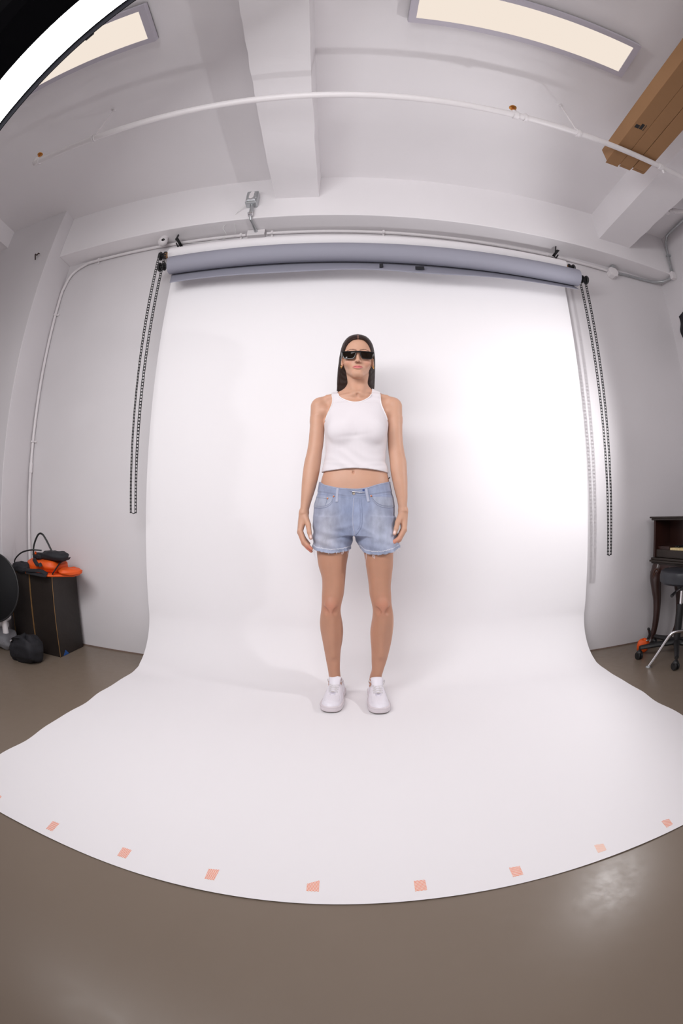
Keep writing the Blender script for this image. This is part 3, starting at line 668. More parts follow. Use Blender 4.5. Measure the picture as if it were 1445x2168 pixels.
for k in range(5):
    a = math.radians(157 + 72 * k); r_ = 0.262
    e = (HXS + r_ * math.cos(a), HYS + r_ * math.sin(a))
    MB().tube([(HXS, HYS, 0.105), (HXS + 0.5 * r_ * math.cos(a), HYS + 0.5 * r_ * math.sin(a), 0.095), (e[0], e[1], 0.078)], [0.024, 0.020, 0.015], 10, flat=0.8).build('base_arm', M['black'], ro, smooth='auto')
    c = MB().tube([(e[0], e[1], 0.085), (e[0], e[1], 0.05)], 0.009, 10).ball((e[0], e[1], 0.044), 0.022, 0.022, 0.02, n=14).build('caster', M['black'], ro, smooth='auto')
    for s in (-1, 1):
        MB().lathe([(0.024, 0), (0.026, 0.003), (0.026, 0.011), (0.022, 0.014)], (e[0] + s * 0.004 - (0.014 if s < 0 else 0), e[1], 0.0262), (1, 0, 0), 20).build('wheel', M['black'], c, smooth='auto')

mc = thing('metal_chair', 'tubular chrome chair leg frame standing in front of the rolling stool', 'chair', (2.0, 1.9, 0))
MB().tube(smooth_path([(1.736, 1.975, 0.006), (1.775, 1.952, 0.085), (1.812, 1.928, 0.165), (1.830, 1.915, 0.200), (1.850, 1.905, 0.217), (1.90, 1.885, 0.222), (2.05, 1.83, 0.222), (2.10, 1.80, 0.20), (2.13, 1.79, 0.12), (2.16, 1.77, 0.006)], 5), 0.0095, 14).build('leg_frame', M['chrome'], mc, smooth='auto')
MB().lathe([(0.019, 0), (0.019, 0.004), (0.012, 0.010)], (1.734, 1.976, 0), (0, 0, 1), 16).build('foot_cap', M['galv'], mc, smooth='auto')
MB().lathe([(0.019, 0), (0.019, 0.004), (0.012, 0.010)], (2.16, 1.77, 0), (0, 0, 1), 16).build('foot_cap', M['galv'], mc, smooth='auto')
op = thing('orange_pouch', 'small orange pouch with a black handle at the foot of the keyboard cabinet', 'bag', (1.89, 2.24, 0))
cushion((1.888, 2.245, 0.050), 0.055, 0.038, 0.046, 41, e=1.5, noise=0.05).build('pouch', M['orange'], op, smooth=True)
MB().tube(smooth_path([(1.915, 2.235, 0.085), (1.920, 2.225, 0.12), (1.915, 2.225, 0.145), (1.900, 2.225, 0.172)], 5), [0.010] * 15 + [0.006], 8).build('handle', M['black'], op, smooth='auto')
MB().tube([(1.838, 2.225, 0.055), (1.86, 2.210, 0.05), (1.90, 2.206, 0.048), (1.93, 2.215, 0.05)], 0.003, 6).build('zip', M['black'], op)
MB().ball((1.898, 2.214, 0.090), 0.016, 0.008, 0.006, n=10).build('buckle', M['galv'], op, smooth=True)

# ================================================================ distance-field modelling (used for the person)
def tab(t, z):
    """columns of a table (first column = height, any order) interpolated with a smooth curve"""
    t = np.array(sorted(t), float); zc = t[:, 0]; out = []
    for c in range(1, t.shape[1]):
        y = t[:, c]; m = np.gradient(y, zc)
        i = np.clip(np.searchsorted(zc, z) - 1, 0, len(zc) - 2); h = zc[i + 1] - zc[i]; s = np.clip((z - zc[i]) / h, 0, 1)
        out.append((2 * s ** 3 - 3 * s ** 2 + 1) * y[i] + (s ** 3 - 2 * s ** 2 + s) * h * m[i] + (-2 * s ** 3 + 3 * s ** 2) * y[i + 1] + (s ** 3 - s ** 2) * h * m[i + 1])
    return out

class Field:
    def __init__(s, xs, ys, zs):
        s.xs = np.asarray(xs, np.float32); s.ys = np.asarray(ys, np.float32); s.zs = np.asarray(zs, np.float32)
        s.F = np.full((len(s.xs), len(s.ys), len(s.zs)), 0.06, np.float32)
    def sub(s, lo, hi):
        r = []
        for a, l, h in zip((s.xs, s.ys, s.zs), lo, hi):
            r.append(slice(max(0, int(np.searchsorted(a, l)) - 1), min(len(a), int(np.searchsorted(a, h)) + 1)))
        return tuple(r), s.xs[r[0]][:, None, None], s.ys[r[1]][None, :, None], s.zs[r[2]][None, None, :]
    def put(s, sl, d, k, op='add'):
        f = s.F[sl]
        if op == 'cut':
            d = -d
            h = np.clip(0.5 - 0.5 * (d - f) / k, 0, 1) if k > 0 else None
            s.F[sl] = np.maximum(f, d) if k <= 0 else (d * (1 - h) + f * h + k * h * (1 - h))
        elif k <= 0:
            s.F[sl] = np.minimum(f, d)
        else:
            h = np.clip(0.5 + 0.5 * (f - d) / k, 0, 1)
            s.F[sl] = f * (1 - h) + d * h - k * h * (1 - h)
    def cap(s, A, B, ra, rb=None, k=0.01, op='add', sc=(1, 1, 1)):
        rb = ra if rb is None else rb; A = np.array(A, float); B = np.array(B, float); m = max(ra, rb) + 0.03
        sl, X, Y, Z = s.sub(np.minimum(A, B) - m, np.maximum(A, B) + m)
        if s.F[sl].size == 0: return
        d = B - A; L = max(1e-12, float((d / 1).dot(d)))
        t = np.clip(((X - A[0]) * d[0] + (Y - A[1]) * d[1] + (Z - A[2]) * d[2]) / L, 0, 1)
        q = np.sqrt(((X - A[0] - t * d[0]) / sc[0]) ** 2 + ((Y - A[1] - t * d[1]) / sc[1]) ** 2 + ((Z - A[2] - t * d[2]) / sc[2]) ** 2) - (ra + (rb - ra) * t)
        s.put(sl, q.astype(np.float32), k, op)
    def ell(s, c, r, k=0.01, op='add'):
        c = np.array(c, float); r = np.array(r, float); sl, X, Y, Z = s.sub(c - r - 0.03, c + r + 0.03)
        if s.F[sl].size == 0: return
        a = np.sqrt(((X - c[0]) / r[0]) ** 2 + ((Y - c[1]) / r[1]) ** 2 + ((Z - c[2]) / r[2]) ** 2)
        b = np.sqrt(((X - c[0]) / r[0] ** 2) ** 2 + ((Y - c[1]) / r[1] ** 2) ** 2 + ((Z - c[2]) / r[2] ** 2) ** 2)
        s.put(sl, (a * (a - 1) / np.maximum(b, 1e-6)).astype(np.float32), k, op)
    def loft(s, T, k=0.01, p=2.0, grow=0.0, zlo=None, zhi=None, op='add'):
        """T rows: z, centre x, half width, centre y, half depth"""
        z0 = min(r[0] for r in T); z1 = max(r[0] for r in T); zlo = z0 if zlo is None else zlo; zhi = z1 if zhi is None else zhi
        xa = min(r[1] - r[2] for r in T) - 0.03 - grow; xb = max(r[1] + r[2] for r in T) + 0.03 + grow
        ya = min(r[3] - r[4] for r in T) - 0.03 - grow; yb = max(r[3] + r[4] for r in T) + 0.03 + grow
        sl, X, Y, Z = s.sub((xa, ya, zlo - 0.03), (xb, yb, zhi + 0.03))
        if s.F[sl].size == 0: return
        cx, a, cy, b = [q[None, None, :] for q in tab(T, np.clip(Z[0, 0, :], z0, z1))]
        a = np.maximum(a + grow, 1e-3); b = np.maximum(b + grow, 1e-3)
        U = np.abs(X - cx) / a; V = np.abs(Y - cy) / b
        g = (U ** p + V ** p) ** (1 / p)
        gr_ = np.sqrt((U / a) ** 2 + (V / b) ** 2) / np.maximum(g, 1e-4)
        d = (g - 1) * np.where(g > 0.3, 1 / np.maximum(gr_, 1e-3), np.minimum(a, b))
        d = np.minimum(d, 0.12)
        d = np.maximum(d, np.maximum(zlo - Z, Z - zhi))
        s.put(sl, d.astype(np.float32), k, op)
    def mesh(s, name, m, parent, smooth_it=1):
        F = s.F; nx, ny, nz = F.shape; S = F < 0
        c = S[:-1, :-1, :-1].astype(np.uint8)
        tot = sum(S[i:nx - 1 + i, j:ny - 1 + j, k:nz - 1 + k].astype(np.uint8) for i in (0, 1) for j in (0, 1) for k in (0, 1))
        act = (tot > 0) & (tot < 8); I, J, K = np.nonzero(act); n = len(I)
        idx = np.full(act.shape, -1, np.int32); idx[I, J, K] = np.arange(n)
        corner = {(i, j, k): F[I + i, J + j, K + k] for i in (0, 1) for j in (0, 1) for k in (0, 1)}
        acc = np.zeros((n, 3)); cnt = np.zeros(n)
        for ax_ in range(3):
            for a in (0, 1):
                for b in (0, 1):
                    p0 = [a, b]; p0.insert(ax_, 0); p1 = [a, b]; p1.insert(ax_, 1)
                    f0 = corner[tuple(p0)]; f1 = corner[tuple(p1)]; cr = (f0 < 0) != (f1 < 0)
                    t = np.where(cr, f0 / np.where(cr, f0 - f1, 1), 0)
                    P = np.array(p0, float)[None, :].repeat(n, 0); P[:, ax_] = t
                    acc[cr] += P[cr]; cnt[cr] += 1
        acc /= cnt[:, None]
        V = np.empty((n, 3))
        for ax_, (base, arr) in enumerate(zip((I, J, K), (s.xs, s.ys, s.zs))):
            V[:, ax_] = arr[base] + acc[:, ax_] * (arr[base + 1] - arr[base])
        faces = []
        for ax_ in range(3):
            sh = [slice(1, -1)] * 3; lo = list(sh); hi = list(sh); lo[ax_] = slice(0, -1); hi[ax_] = slice(1, None)
            A = S[tuple(lo)]; B = S[tuple(hi)]; ch = A != B; q = np.array(np.nonzero(ch)).T
            off = np.array([1, 1, 1]); off[ax_] = 0; q = q + off
            o1, o2 = [a for a in range(3) if a != ax_]
            def cell(d1, d2):
                r = q.copy(); r[:, o1] -= d1; r[:, o2] -= d2; return idx[r[:, 0], r[:, 1], r[:, 2]]
            Q = np.stack([cell(0, 0), cell(1, 0), cell(1, 1), cell(0, 1)], 1)
            inside = A[ch]
            flip = inside if ax_ == 1 else ~inside
            Q[flip] = Q[flip][:, ::-1]
            faces.append(Q)
        Fc = np.concatenate(faces); Fc = Fc[(Fc >= 0).all(1)]
        for _ in range(smooth_it):
            sm = np.zeros_like(V); ct = np.zeros(n)
            for a, b in ((0, 1), (1, 2), (2, 3), (3, 0)):
                np.add.at(sm, Fc[:, a], V[Fc[:, b]]); np.add.at(ct, Fc[:, a], 1)
            V = V * 0.5 + 0.5 * sm / np.maximum(ct, 1)[:, None]
        # drop stray islands is not needed: every field is one body
        off = np.array(world_loc(parent)) if parent is not None else np.zeros(3)
        me = bpy.data.meshes.new(name); me.vertices.add(n); me.vertices.foreach_set('co', (V - off).ravel())
        me.loops.add(len(Fc) * 4); me.loops.foreach_set('vertex_index', Fc.ravel()); me.polygons.add(len(Fc))
        me.polygons.foreach_set('loop_start', np.arange(len(Fc)) * 4); me.polygons.foreach_set('loop_total', np.full(len(Fc), 4))
        me.polygons.foreach_set('use_smooth', np.ones(len(Fc), bool)); me.update(calc_edges=True); me.validate()
        o = bpy.data.objects.new(name, me); C.objects.link(o); me.materials.append(m)
        if parent is not None: o.parent = parent
        return o, V
    def front(s, x, z):
        """first surface met when coming from the camera side (-y) at the given x, z"""
        i = int(np.clip(np.searchsorted(s.xs, x), 1, len(s.xs) - 1)); k = int(np.clip(np.searchsorted(s.zs, z), 1, len(s.zs) - 1))
        u = (x - s.xs[i - 1]) / (s.xs[i] - s.xs[i - 1]); w = (z - s.zs[k - 1]) / (s.zs[k] - s.zs[k - 1])
        L = (s.F[i - 1, :, k - 1] * (1 - u) + s.F[i, :, k - 1] * u) * (1 - w) + (s.F[i - 1, :, k] * (1 - u) + s.F[i, :, k] * u) * w
        j = np.nonzero(L < 0)[0]
        if len(j) == 0 or j[0] == 0: return None
        j = j[0]; t = L[j - 1] / (L[j - 1] - L[j]); return float(s.ys[j - 1] + t * (s.ys[j] - s.ys[j - 1]))

def colour_attr(o, rgb):
    a = o.data.color_attributes.new('tint', 'FLOAT_COLOR', 'POINT')
    q = np.ones((len(rgb), 4), np.float32); q[:, :3] = rgb; a.data.foreach_set('color', q.ravel())

def attr_mat(name, rough=0.5, bump=0.0, bscale=200, sss=0, spec=0.5, stretch=None, noise_mix=0.0, nscale=30, sheen=0, wave=None, coat=0, bdist=0.002):
    m = bpy.data.materials.new(name); m.use_nodes = True; nt = m.node_tree; B = nt.nodes['Principled BSDF']
    at_ = nt.nodes.new('ShaderNodeAttribute'); at_.attribute_name = 'tint'
    B.inputs['Roughness'].default_value = rough; B.inputs['Specular IOR Level'].default_value = spec
    if sheen: B.inputs['Sheen Weight'].default_value = sheen
    if coat: B.inputs['Coat Weight'].default_value = coat
    if sss:
        B.inputs['Subsurface Weight'].default_value = sss; B.inputs['Subsurface Radius'].default_value = (1.0, 0.35, 0.2); B.inputs['Subsurface Scale'].default_value = 0.006
    tc = nt.nodes.new('ShaderNodeTexCoord'); src = tc.outputs['Object']
    if stretch:
        mp = nt.nodes.new('ShaderNodeMapping'); mp.inputs['Scale'].default_value = stretch; nt.links.new(src, mp.inputs[0]); src = mp.outputs[0]
    if noise_mix:
        n = nt.nodes.new('ShaderNodeTexNoise'); n.inputs['Scale'].default_value = nscale; n.inputs['Detail'].default_value = 6; nt.links.new(src, n.inputs['Vector'])
        r = nt.nodes.new('ShaderNodeMapRange'); r.inputs[1].default_value = 0.3; r.inputs[2].default_value = 0.7; r.inputs[3].default_value = 1 - noise_mix; r.inputs[4].default_value = 1 + noise_mix
        nt.links.new(n.outputs['Fac'], r.inputs[0])
        mx = nt.nodes.new('ShaderNodeVectorMath'); mx.operation = 'SCALE'; nt.links.new(at_.outputs['Color'], mx.inputs[0]); nt.links.new(r.outputs[0], mx.inputs['Scale'])
        nt.links.new(mx.outputs[0], B.inputs['Base Color'])
    else:
        nt.links.new(at_.outputs['Color'], B.inputs['Base Color'])
    h = None
    if bump:
        n2 = nt.nodes.new('ShaderNodeTexNoise'); n2.inputs['Scale'].default_value = bscale; n2.inputs['Detail'].default_value = 4; nt.links.new(src, n2.inputs['Vector']); h = n2.outputs['Fac']
    if wave:
        w = nt.nodes.new('ShaderNodeTexWave'); w.bands_direction = wave[0]; w.inputs['Scale'].default_value = wave[1]; w.inputs['Distortion'].default_value = 0.3; nt.links.new(tc.outputs['Object'], w.inputs['Vector'])
        if h is not None:
            ad = nt.nodes.new('ShaderNodeMath'); ad.operation = 'ADD'; nt.links.new(h, ad.inputs[0]); nt.links.new(w.outputs['Fac'], ad.inputs[1]); h = ad.outputs[0]
        else: h = w.outputs['Fac']
    if h is not None:
        bp = nt.nodes.new('ShaderNodeBump'); bp.inputs['Strength'].default_value = bump or 0.3; bp.inputs['Distance'].default_value = bdist
        nt.links.new(h, bp.inputs['Height']); nt.links.new(bp.outputs[0], B.inputs['Normal'])
    return m

# ================================================================ the person
pr = thing('person', 'person in white tank top, denim shorts and black sunglasses standing on the white paper', 'person', (0.03, 2.03, 0.0))
HX = 0.031
TORSO = [(1.458, .028, .128, 2.05, .062), (1.40, .0295, .138, 2.04, .088), (1.346, .030, .1435, 2.032, .100), (1.28, .0305, .139, 2.03, .098), (1.235, .030, .133, 2.03, .090), (1.195, .0285, .129, 2.03, .084), (1.15, .028, .130, 2.03, .082), (1.095, .0295, .150, 2.03, .088), (1.069, .029, .157, 2.033, .095), (1.03, .0285, .160, 2.038, .102), (.948, .029, .165, 2.048, .112), (.887, .0305, .166, 2.05, .110), (.83, .031, .155, 2.04, .090)]
ARML = [(1.435, -.150, .034, 2.042, .042), (1.366, -.154, .035, 2.042, .043), (1.322, -.154, .035, 2.040, .041), (1.279, -.1555, .0355, 2.038, .039), (1.234, -.1585, .0355, 2.035, .038), (1.193, -.164, .036, 2.03, .037), (1.155, -.1695, .0385, 2.025, .037), (1.104, -.1755, .0385, 2.018, .036), (1.063, -.181, .036, 2.012, .034), (1.016, -.1875, .031, 2.007, .030), (.977, -.194, .0255, 2.003, .027), (.944, -.1995, .0215, 2.0, .025), (.915, -.2045, .0200, 1.998, .024)]
ARMR = [(1.440, .211, .035, 2.042, .042), (1.371, .215, .035, 2.042, .043), (1.327, .215, .035, 2.040, .041), (1.284, .2145, .0355, 2.038, .039), (1.238, .217, .0365, 2.035, .038), (1.198, .2215, .0375, 2.03, .037), (1.16, .2275, .039, 2.025, .037), (1.109, .2305, .038, 2.018, .036), (1.067, .235, .035, 2.012, .034), (1.023, .2395, .030, 2.007, .030), (.981, .2445, .0245, 2.003, .027), (.956, .246, .021, 2.0, .025), (.928, .2485, .0200, 1.998, .024)]
LEGL = [(.90, -.055, .084, 2.045, .092), (.80, -.068, .080, 2.04, .088), (.733, -.073, .074, 2.036, .082), (.676, -.0745, .0655, 2.033, .075), (.609, -.069, .054, 2.03, .066), (.575, -.07, .052, 2.028, .062), (.533, -.0735, .0505, 2.024, .059), (.496, -.0785, .0465, 2.022, .055), (.46, -.0825, .0455, 2.026, .052), (.429, -.0835, .0495, 2.034, .055), (.389, -.082, .054, 2.044, .060), (.354, -.08, .054, 2.049, .059), (.31, -.078, .049, 2.05, .053), (.256, -.078, .04, 2.046, .043), (.199, -.0755, .0335, 2.041, .037), (.149, -.072, .029, 2.040, .035), (.118, -.0695, .0285, 2.042, .039), (.06, -.068, .030, 2.05, .045)]
LEGR = [(.90, .118, .084, 2.045, .092), (.80, .134, .078, 2.04, .088), (.725, .1405, .0675, 2.036, .082), (.679, .1435, .0635, 2.033, .075), (.61, .1455, .0545, 2.03, .066), (.576, .146, .051, 2.028, .062), (.535, .149, .05, 2.024, .059), (.496, .1545, .0465, 2.022, .055), (.46, .1605, .0465, 2.026, .052), (.429, .1625, .0495, 2.034, .055), (.389, .161, .053, 2.044, .060), (.354, .158, .054, 2.049, .059), (.311, .156, .051, 2.05, .053), (.255, .1525, .0435, 2.046, .043), (.199, .146, .036, 2.041, .037), (.148, .1385, .0285, 2.040, .035), (.118, .131, .029, 2.042, .039), (.06, .130, .030, 2.05, .045)]
NECK = [(1.62, .0315, .046, 2.035, .050), (1.57, .033, .0475, 2.037, .052), (1.53, .0338, .0505, 2.041, .054), (1.505, .034, .058, 2.042, .056), (1.47, .034, .066, 2.045, .055)]
HEAD = []
for z, a, yf, yb in ((1.544, .012, 1.936, 1.975), (1.551, .024, 1.927, 2.00), (1.563, .0330, 1.922, 2.03), (1.583, .0465, 1.920, 2.07), (1.605, .0580, 1.921, 2.10), (1.625, .067, 1.922, 2.115), (1.650, .0695, 1.923, 2.125), (1.680, .071, 1.924, 2.13), (1.710, .0695, 1.929, 2.13), (1.740, .062, 1.945, 2.12), (1.765, .049, 1.969, 2.10), (1.780, .033, 1.995, 2.075), (1.788, .012, 2.02, 2.05)):
    HEAD.append((z, HX, a, (yf + yb) / 2, (yb - yf) / 2))

def trunk(f, k=0.02):
    f.loft(TORSO, k=0.0, p=2.3)
    for s, x in ((-1, -.036), (1, .097)):
        f.ell((x, 1.958, 1.292), (.052, .036, .052), k=.035)          # bust
    f.cap((0.0, 2.050, 1.488), (-.140, 2.042, 1.438), .030, .028, k=.035)
    f.cap((.070, 2.050, 1.490), (.198, 2.042, 1.444), .030, .028, k=.035)
    f.loft(NECK, k=.03)
    f.cap((.018, 1.985, 1.468), (-.110, 2.018, 1.462), .006, .006, k=.02)   # collar bones
    f.cap((.050, 1.985, 1.468), (.175, 2.018, 1.468), .006, .006, k=.02)
    for s in (-1, 1):
        f.cap((.034 + s * .040, 2.03, 1.585), (.034 + s * .012, 1.982, 1.474), .010, .007, k=.022)
    f.ell((.034, 1.974, 1.464), (.005, .005, .006), k=.014, op='cut')

def fingers(f, H):
    for chain_, k in H:
        for (A, ra), (B, rb) in zip(chain_[:-1], chain_[1:]):
            f.cap(A, B, ra, rb, k=k)

W_L = (-.2045, 1.998, .915); W_R = (.2485, 1.998, .928)
HANDL = [([(W_L, .017), ((-.217, 1.977, .835), .0125)], .012), ([(W_L, .018), ((-.223, 1.997, .828), .013)], .012), ([(W_L, .018), ((-.225, 2.016, .828), .012)], .012), ([((-.205, 2.006, .905), .016), ((-.223, 2.033, .836), .011)], .012),
         ([((-.195, 1.985, .895), .014), ((-.181, 1.966, .862), .0125)], .012), ([((-.181, 1.966, .862), .0125), ((-.1755, 1.957, .830), .0105), ((-.1685, 1.954, .804), .0088)], .004),
         ([((-.218, 1.975, .833), .0122), ((-.200, 1.965, .789), .0105), ((-.184, 1.960, .771), .0092), ((-.166, 1.958, .755), .0075)], .003),
         ([((-.222, 1.996, .826), .0125), ((-.204, 1.992, .777), .0105), ((-.186, 1.988, .758), .0092), ((-.169, 1.984, .742), .0075)], .003),
         ([((-.224, 2.017, .827), .0120), ((-.206, 2.017, .783), .0100), ((-.189, 2.013, .765), .0088), ((-.174, 2.008, .751), .0073)], .003),
         ([((-.223, 2.034, .834), .0108), ((-.208, 2.039, .800), .0088), ((-.195, 2.037, .785), .0078), ((-.183, 2.033, .774), .0066)], .003)]
HANDR = [([(W_R, .017), ((.250, 1.977, .847), .0125)], .012), ([(W_R, .018), ((.2545, 1.997, .841), .013)], .012), ([(W_R, .018), ((.2555, 2.016, .841), .012)], .012), ([((.249, 2.006, .918), .016), ((.253, 2.033, .848), .011)], .012),
         ([((.236, 1.985, .906), .014), ((.220, 1.966, .875), .0125)], .012), ([((.220, 1.966, .875), .0125), ((.2125, 1.957, .848), .0105), ((.2055, 1.954, .826), .0088)], .004),
         ([((.250, 1.975, .845), .0122), ((.226, 1.965, .803), .0105), ((.205, 1.960, .789), .0092), ((.183, 1.958, .780), .0075)], .003),
         ([((.2535, 1.996, .840), .0125), ((.231, 1.992, .796), .0105), ((.212, 1.988, .782), .0092), ((.196, 1.985, .775), .0075)], .003),
         ([((.2545, 2.017, .841), .0120), ((.234, 2.017, .801), .0100), ((.216, 2.013, .787), .0088), ((.202, 2.009, .779), .0073)], .003),
         ([((.253, 2.034, .847), .0108), ((.237, 2.039, .816), .0088), ((.223, 2.036, .805), .0078), ((.211, 2.032, .799), .0066)], .003)]

zs = np.concatenate([np.arange(.05, .72, .0042), np.arange(.72, .94, .0021), np.arange(.94, 1.40, .004), np.arange(1.40, 1.53, .003), np.arange(1.53, 1.80, .0017)])
xs = np.arange(-.27, .30, .0023); ys = np.concatenate([np.arange(1.80, 1.955, .0021), np.arange(1.955, 2.19, .003)])
bf = Field(xs, ys, zs)
trunk(bf)
bf.cap((-.1535, 2.042, 1.420), (-.1540, 2.042, 1.35), .0345, .0350, k=.030, sc=(1, 1.2, 1)); bf.cap((.2140, 2.042, 1.427), (.2150, 2.042, 1.355), .0350, .0350, k=.030, sc=(1, 1.2, 1))
bf.loft(ARML, k=.006, zhi=1.370); bf.loft(ARMR, k=.006, zhi=1.375)
for a, b in (((-.122, 2.018, 1.395), (-.14, 2.025, 1.39)), ((.180, 2.018, 1.40), (.20, 2.025, 1.395))): bf.cap(a, b, .022, .024, k=.02)
bf.loft(LEGL, k=.02); bf.loft(LEGR, k=.02)
for x in (-.081, .157):
    bf.ell((x, 1.972, .492), (.024, .013, .030), k=.018)
    bf.cap((x, 1.985, .445), (x + (.004 if x < 0 else -.006), 2.005, .24), .013, .010, k=.03)
    bf.ell((x - .022, 1.976, .468), (.010, .006, .012), k=.02, op='cut'); bf.ell((x + .022, 1.976, .468), (.010, .006, .012), k=.02, op='cut')
for A, B in (((-.070, 2.04, .075), (-.084, 1.93, .045)), ((.131, 2.04, .075), (.135, 1.92, .045))): bf.cap(A, (B[0], B[1] + .02, .036), .026, .014, k=.02)
bf.cap((.0190, 1.925, 1.100), (.0190, 1.946, 1.097), .0026, .0026, k=.008, op='cut'); bf.ell((.0190, 1.938, 1.098), (.0035, .012, .0065), k=.006, op='cut')
fingers(bf, HANDL); fingers(bf, HANDR)
bf.loft(HEAD, k=.009, p=2.15)
F3 = lambda dx, y, z: (HX + dx, y, z)
bf.cap(F3(-.009, 1.934, 1.552), F3(.009, 1.934, 1.552), .009, k=.014); bf.ell(F3(0, 1.926, 1.556), (.016, .010, .012), k=.012)
for s in (-1, 1):
    bf.cap(F3(s * .0405, 2.005, 1.590), F3(s * .016, 1.940, 1.555), .0085, .008, k=.02)         # jaw line
    bf.ell(F3(s * .044, 1.945, 1.614), (.018, .018, .016), k=.022)                            # cheekbone
    bf.ell(F3(s * .031, 1.912, 1.643), (.019, .012, .011), k=.012, op='cut')                  # eye socket
    bf.ell(F3(s * .031, 1.934, 1.643), (.013, .0125, .0105), k=.003)                          # lidded eye
    bf.cap(F3(s * .014, 1.924, 1.664), F3(s * .046, 1.932, 1.668), .006, k=.012)              # brow ridge
    bf.ell(F3(s * .0100, 1.9095, 1.6075), (.0058, .0080, .0058), k=.005)                       # wing of the nose
    # ear
    bf.ell(F3(s * .0745, 2.004, 1.642), (.0055, .017, .025), k=.005); bf.ell(F3(s * .0735, 1.998, 1.620), (.0055, .009, .011), k=.005)
    bf.ell(F3(s * .0790, 2.000, 1.645), (.0045, .009, .014), k=.003, op='cut')
bf.cap(F3(0, 1.923, 1.654), F3(0, 1.9035, 1.6155), .0065, .0085, k=.009); bf.ell(F3(0, 1.9005, 1.6105), (.0085, .0085, .0078), k=.005)
for s in (-1, 1):
    bf.ell(F3(s * .0062, 1.9045, 1.6015), (.0033, .0055, .0042), k=.0015, op='cut')
for s in (-1, 1):
    for P in ([(.0225, 1.9250, 1.5845, .0018), (.0130, 1.9190, 1.5858, .0038), (.0045, 1.9155, 1.5872, .0050), (0, 1.9152, 1.5862, .0050)], [(.0225, 1.9250, 1.5838, .0018), (.0130, 1.9195, 1.5798, .0042), (.0060, 1.9165, 1.5778, .0054), (0, 1.9158, 1.5774, .0056)]):
        for A, B in zip(P[:-1], P[1:]): bf.cap(F3(s * A[0], A[1], A[2]), F3(s * B[0], B[1], B[2]), A[3], B[3], k=.003)
    for A, B in (((.0210, 1.9215, 1.5842), (.0105, 1.9150, 1.5828)), ((.0105, 1.9150, 1.5828), (0, 1.9115, 1.5820))): bf.cap(F3(s * A[0], A[1], A[2]), F3(s * B[0], B[1], B[2]), .0010, k=.002, op='cut')
bf.ell(F3(0, 1.9150, 1.5960), (.0035, .004, .006), k=.004, op='cut'); bf.ell(F3(0, 1.9140, 1.5665), (.014, .004, .0045), k=.006, op='cut')
skin = attr_mat('skin', 0.48, bump=0.06, bscale=260, sss=0.12, spec=0.35, noise_mix=0.035, nscale=16)
body, V = bf.mesh('body', skin, pr)
lin = lambda r, g, b: np.array(srgb(r, g, b)[:3])
base = lin(198, 154, 130); col = np.tile(base, (len(V), 1))
def blend(mask, c):
    global col
    mask = np.clip(mask, 0, 1)[:, None]; col = col * (1 - mask) + np.array(c)[None, :] * mask
def G(c, r): return np.exp(-(((V - np.array(c)) / np.array(r)) ** 2).sum(1))
sm01 = lambda t: np.clip(t, 0, 1) ** 2 * (3 - 2 * np.clip(t, 0, 1))
blend(sm01((.80 - V[:, 2]) / .1) * (np.abs(V[:, 0] - .03) < .175) * .75 * (V[:, 2] < .80), lin(182, 133, 108))
for x in (-.081, .157): blend(.45 * G((x, 1.97, .49), (.035, .05, .04)), lin(196, 124, 104))
for p in ((-.17, 1.96, .755), (-.178, 2.0, .752), (.188, 1.96, .782), (.2, 2.0, .785)): blend(.6 * G(p, (.022, .05, .02)), lin(206, 116, 96))
for p in ((-.217, 1.975, .79), (.225, 1.975, .80)): blend(.3 * G(p, (.02, .04, .03)), lin(208, 130, 108))
for s in (-1, 1): blend(.30 * G(F3(s * .043, 1.935, 1.612), (.018, .03, .016)), lin(214, 132, 118))
def seg_d(A, B):
    A = np.array(A); B = np.array(B); d = B - A; t = np.clip(((V - A) @ d) / d.dot(d), 0, 1); return np.linalg.norm(V - A - t[:, None] * d, axis=1)
lx = np.abs(V[:, 0] - HX); zm = 1.5820 + .0024 * (lx / .0225) ** 2
tu = .0066 * np.clip(1 - (lx / .0250) ** 2, 0, 1) ** .7 * (1 - .14 * np.exp(-(lx / .003) ** 2)); tl = .0072 * np.clip(1 - (lx / .0235) ** 2, 0, 1) ** .8
ld = np.where(V[:, 2] > zm, V[:, 2] - zm - tu, zm - V[:, 2] - tl)
fr = V[:, 1] < 1.94
blend(fr * (V[:, 1] < 1.930) * sm01((.0008 - ld) / .0016) * (lx < .0245), lin(200, 112, 112))
blend(fr * .7 * sm01((.0016 - np.abs(V[:, 2] - zm)) / .0014) * (lx < .0215), lin(140, 66, 66))
for s in (-1, 1):
    P = [(.010, 1.6690), (.024, 1.6745), (.037, 1.6765), (.051, 1.6680)]
    for (a, b), (c, d) in zip(P[:-1], P[1:]):
        xx = (V[:, 0] - HX) * s; A = np.array((a, b)); D = np.array((c, d)) - A; q = np.stack([xx, V[:, 2]], 1) - A; t = np.clip(q @ D / D.dot(D), 0, 1)
        dd = np.linalg.norm(q - t[:, None] * D, axis=1); blend((V[:, 1] < 1.97) * .8 * sm01((.0046 - dd) / .0028), lin(96, 62, 50))
    blend(G(F3(s * .0062, 1.9035, 1.6025), (.0028, .004, .003)) * 1.2, lin(90, 40, 35))
for p in ((-.1665, 1.945, .8105), (.2035, 1.945, .8325)): blend(1.6 * G(p, (.0055, .006, .0075)) * (V[:, 1] < 1.953), lin(240, 214, 208))
colour_attr(body, col)
del bf.F

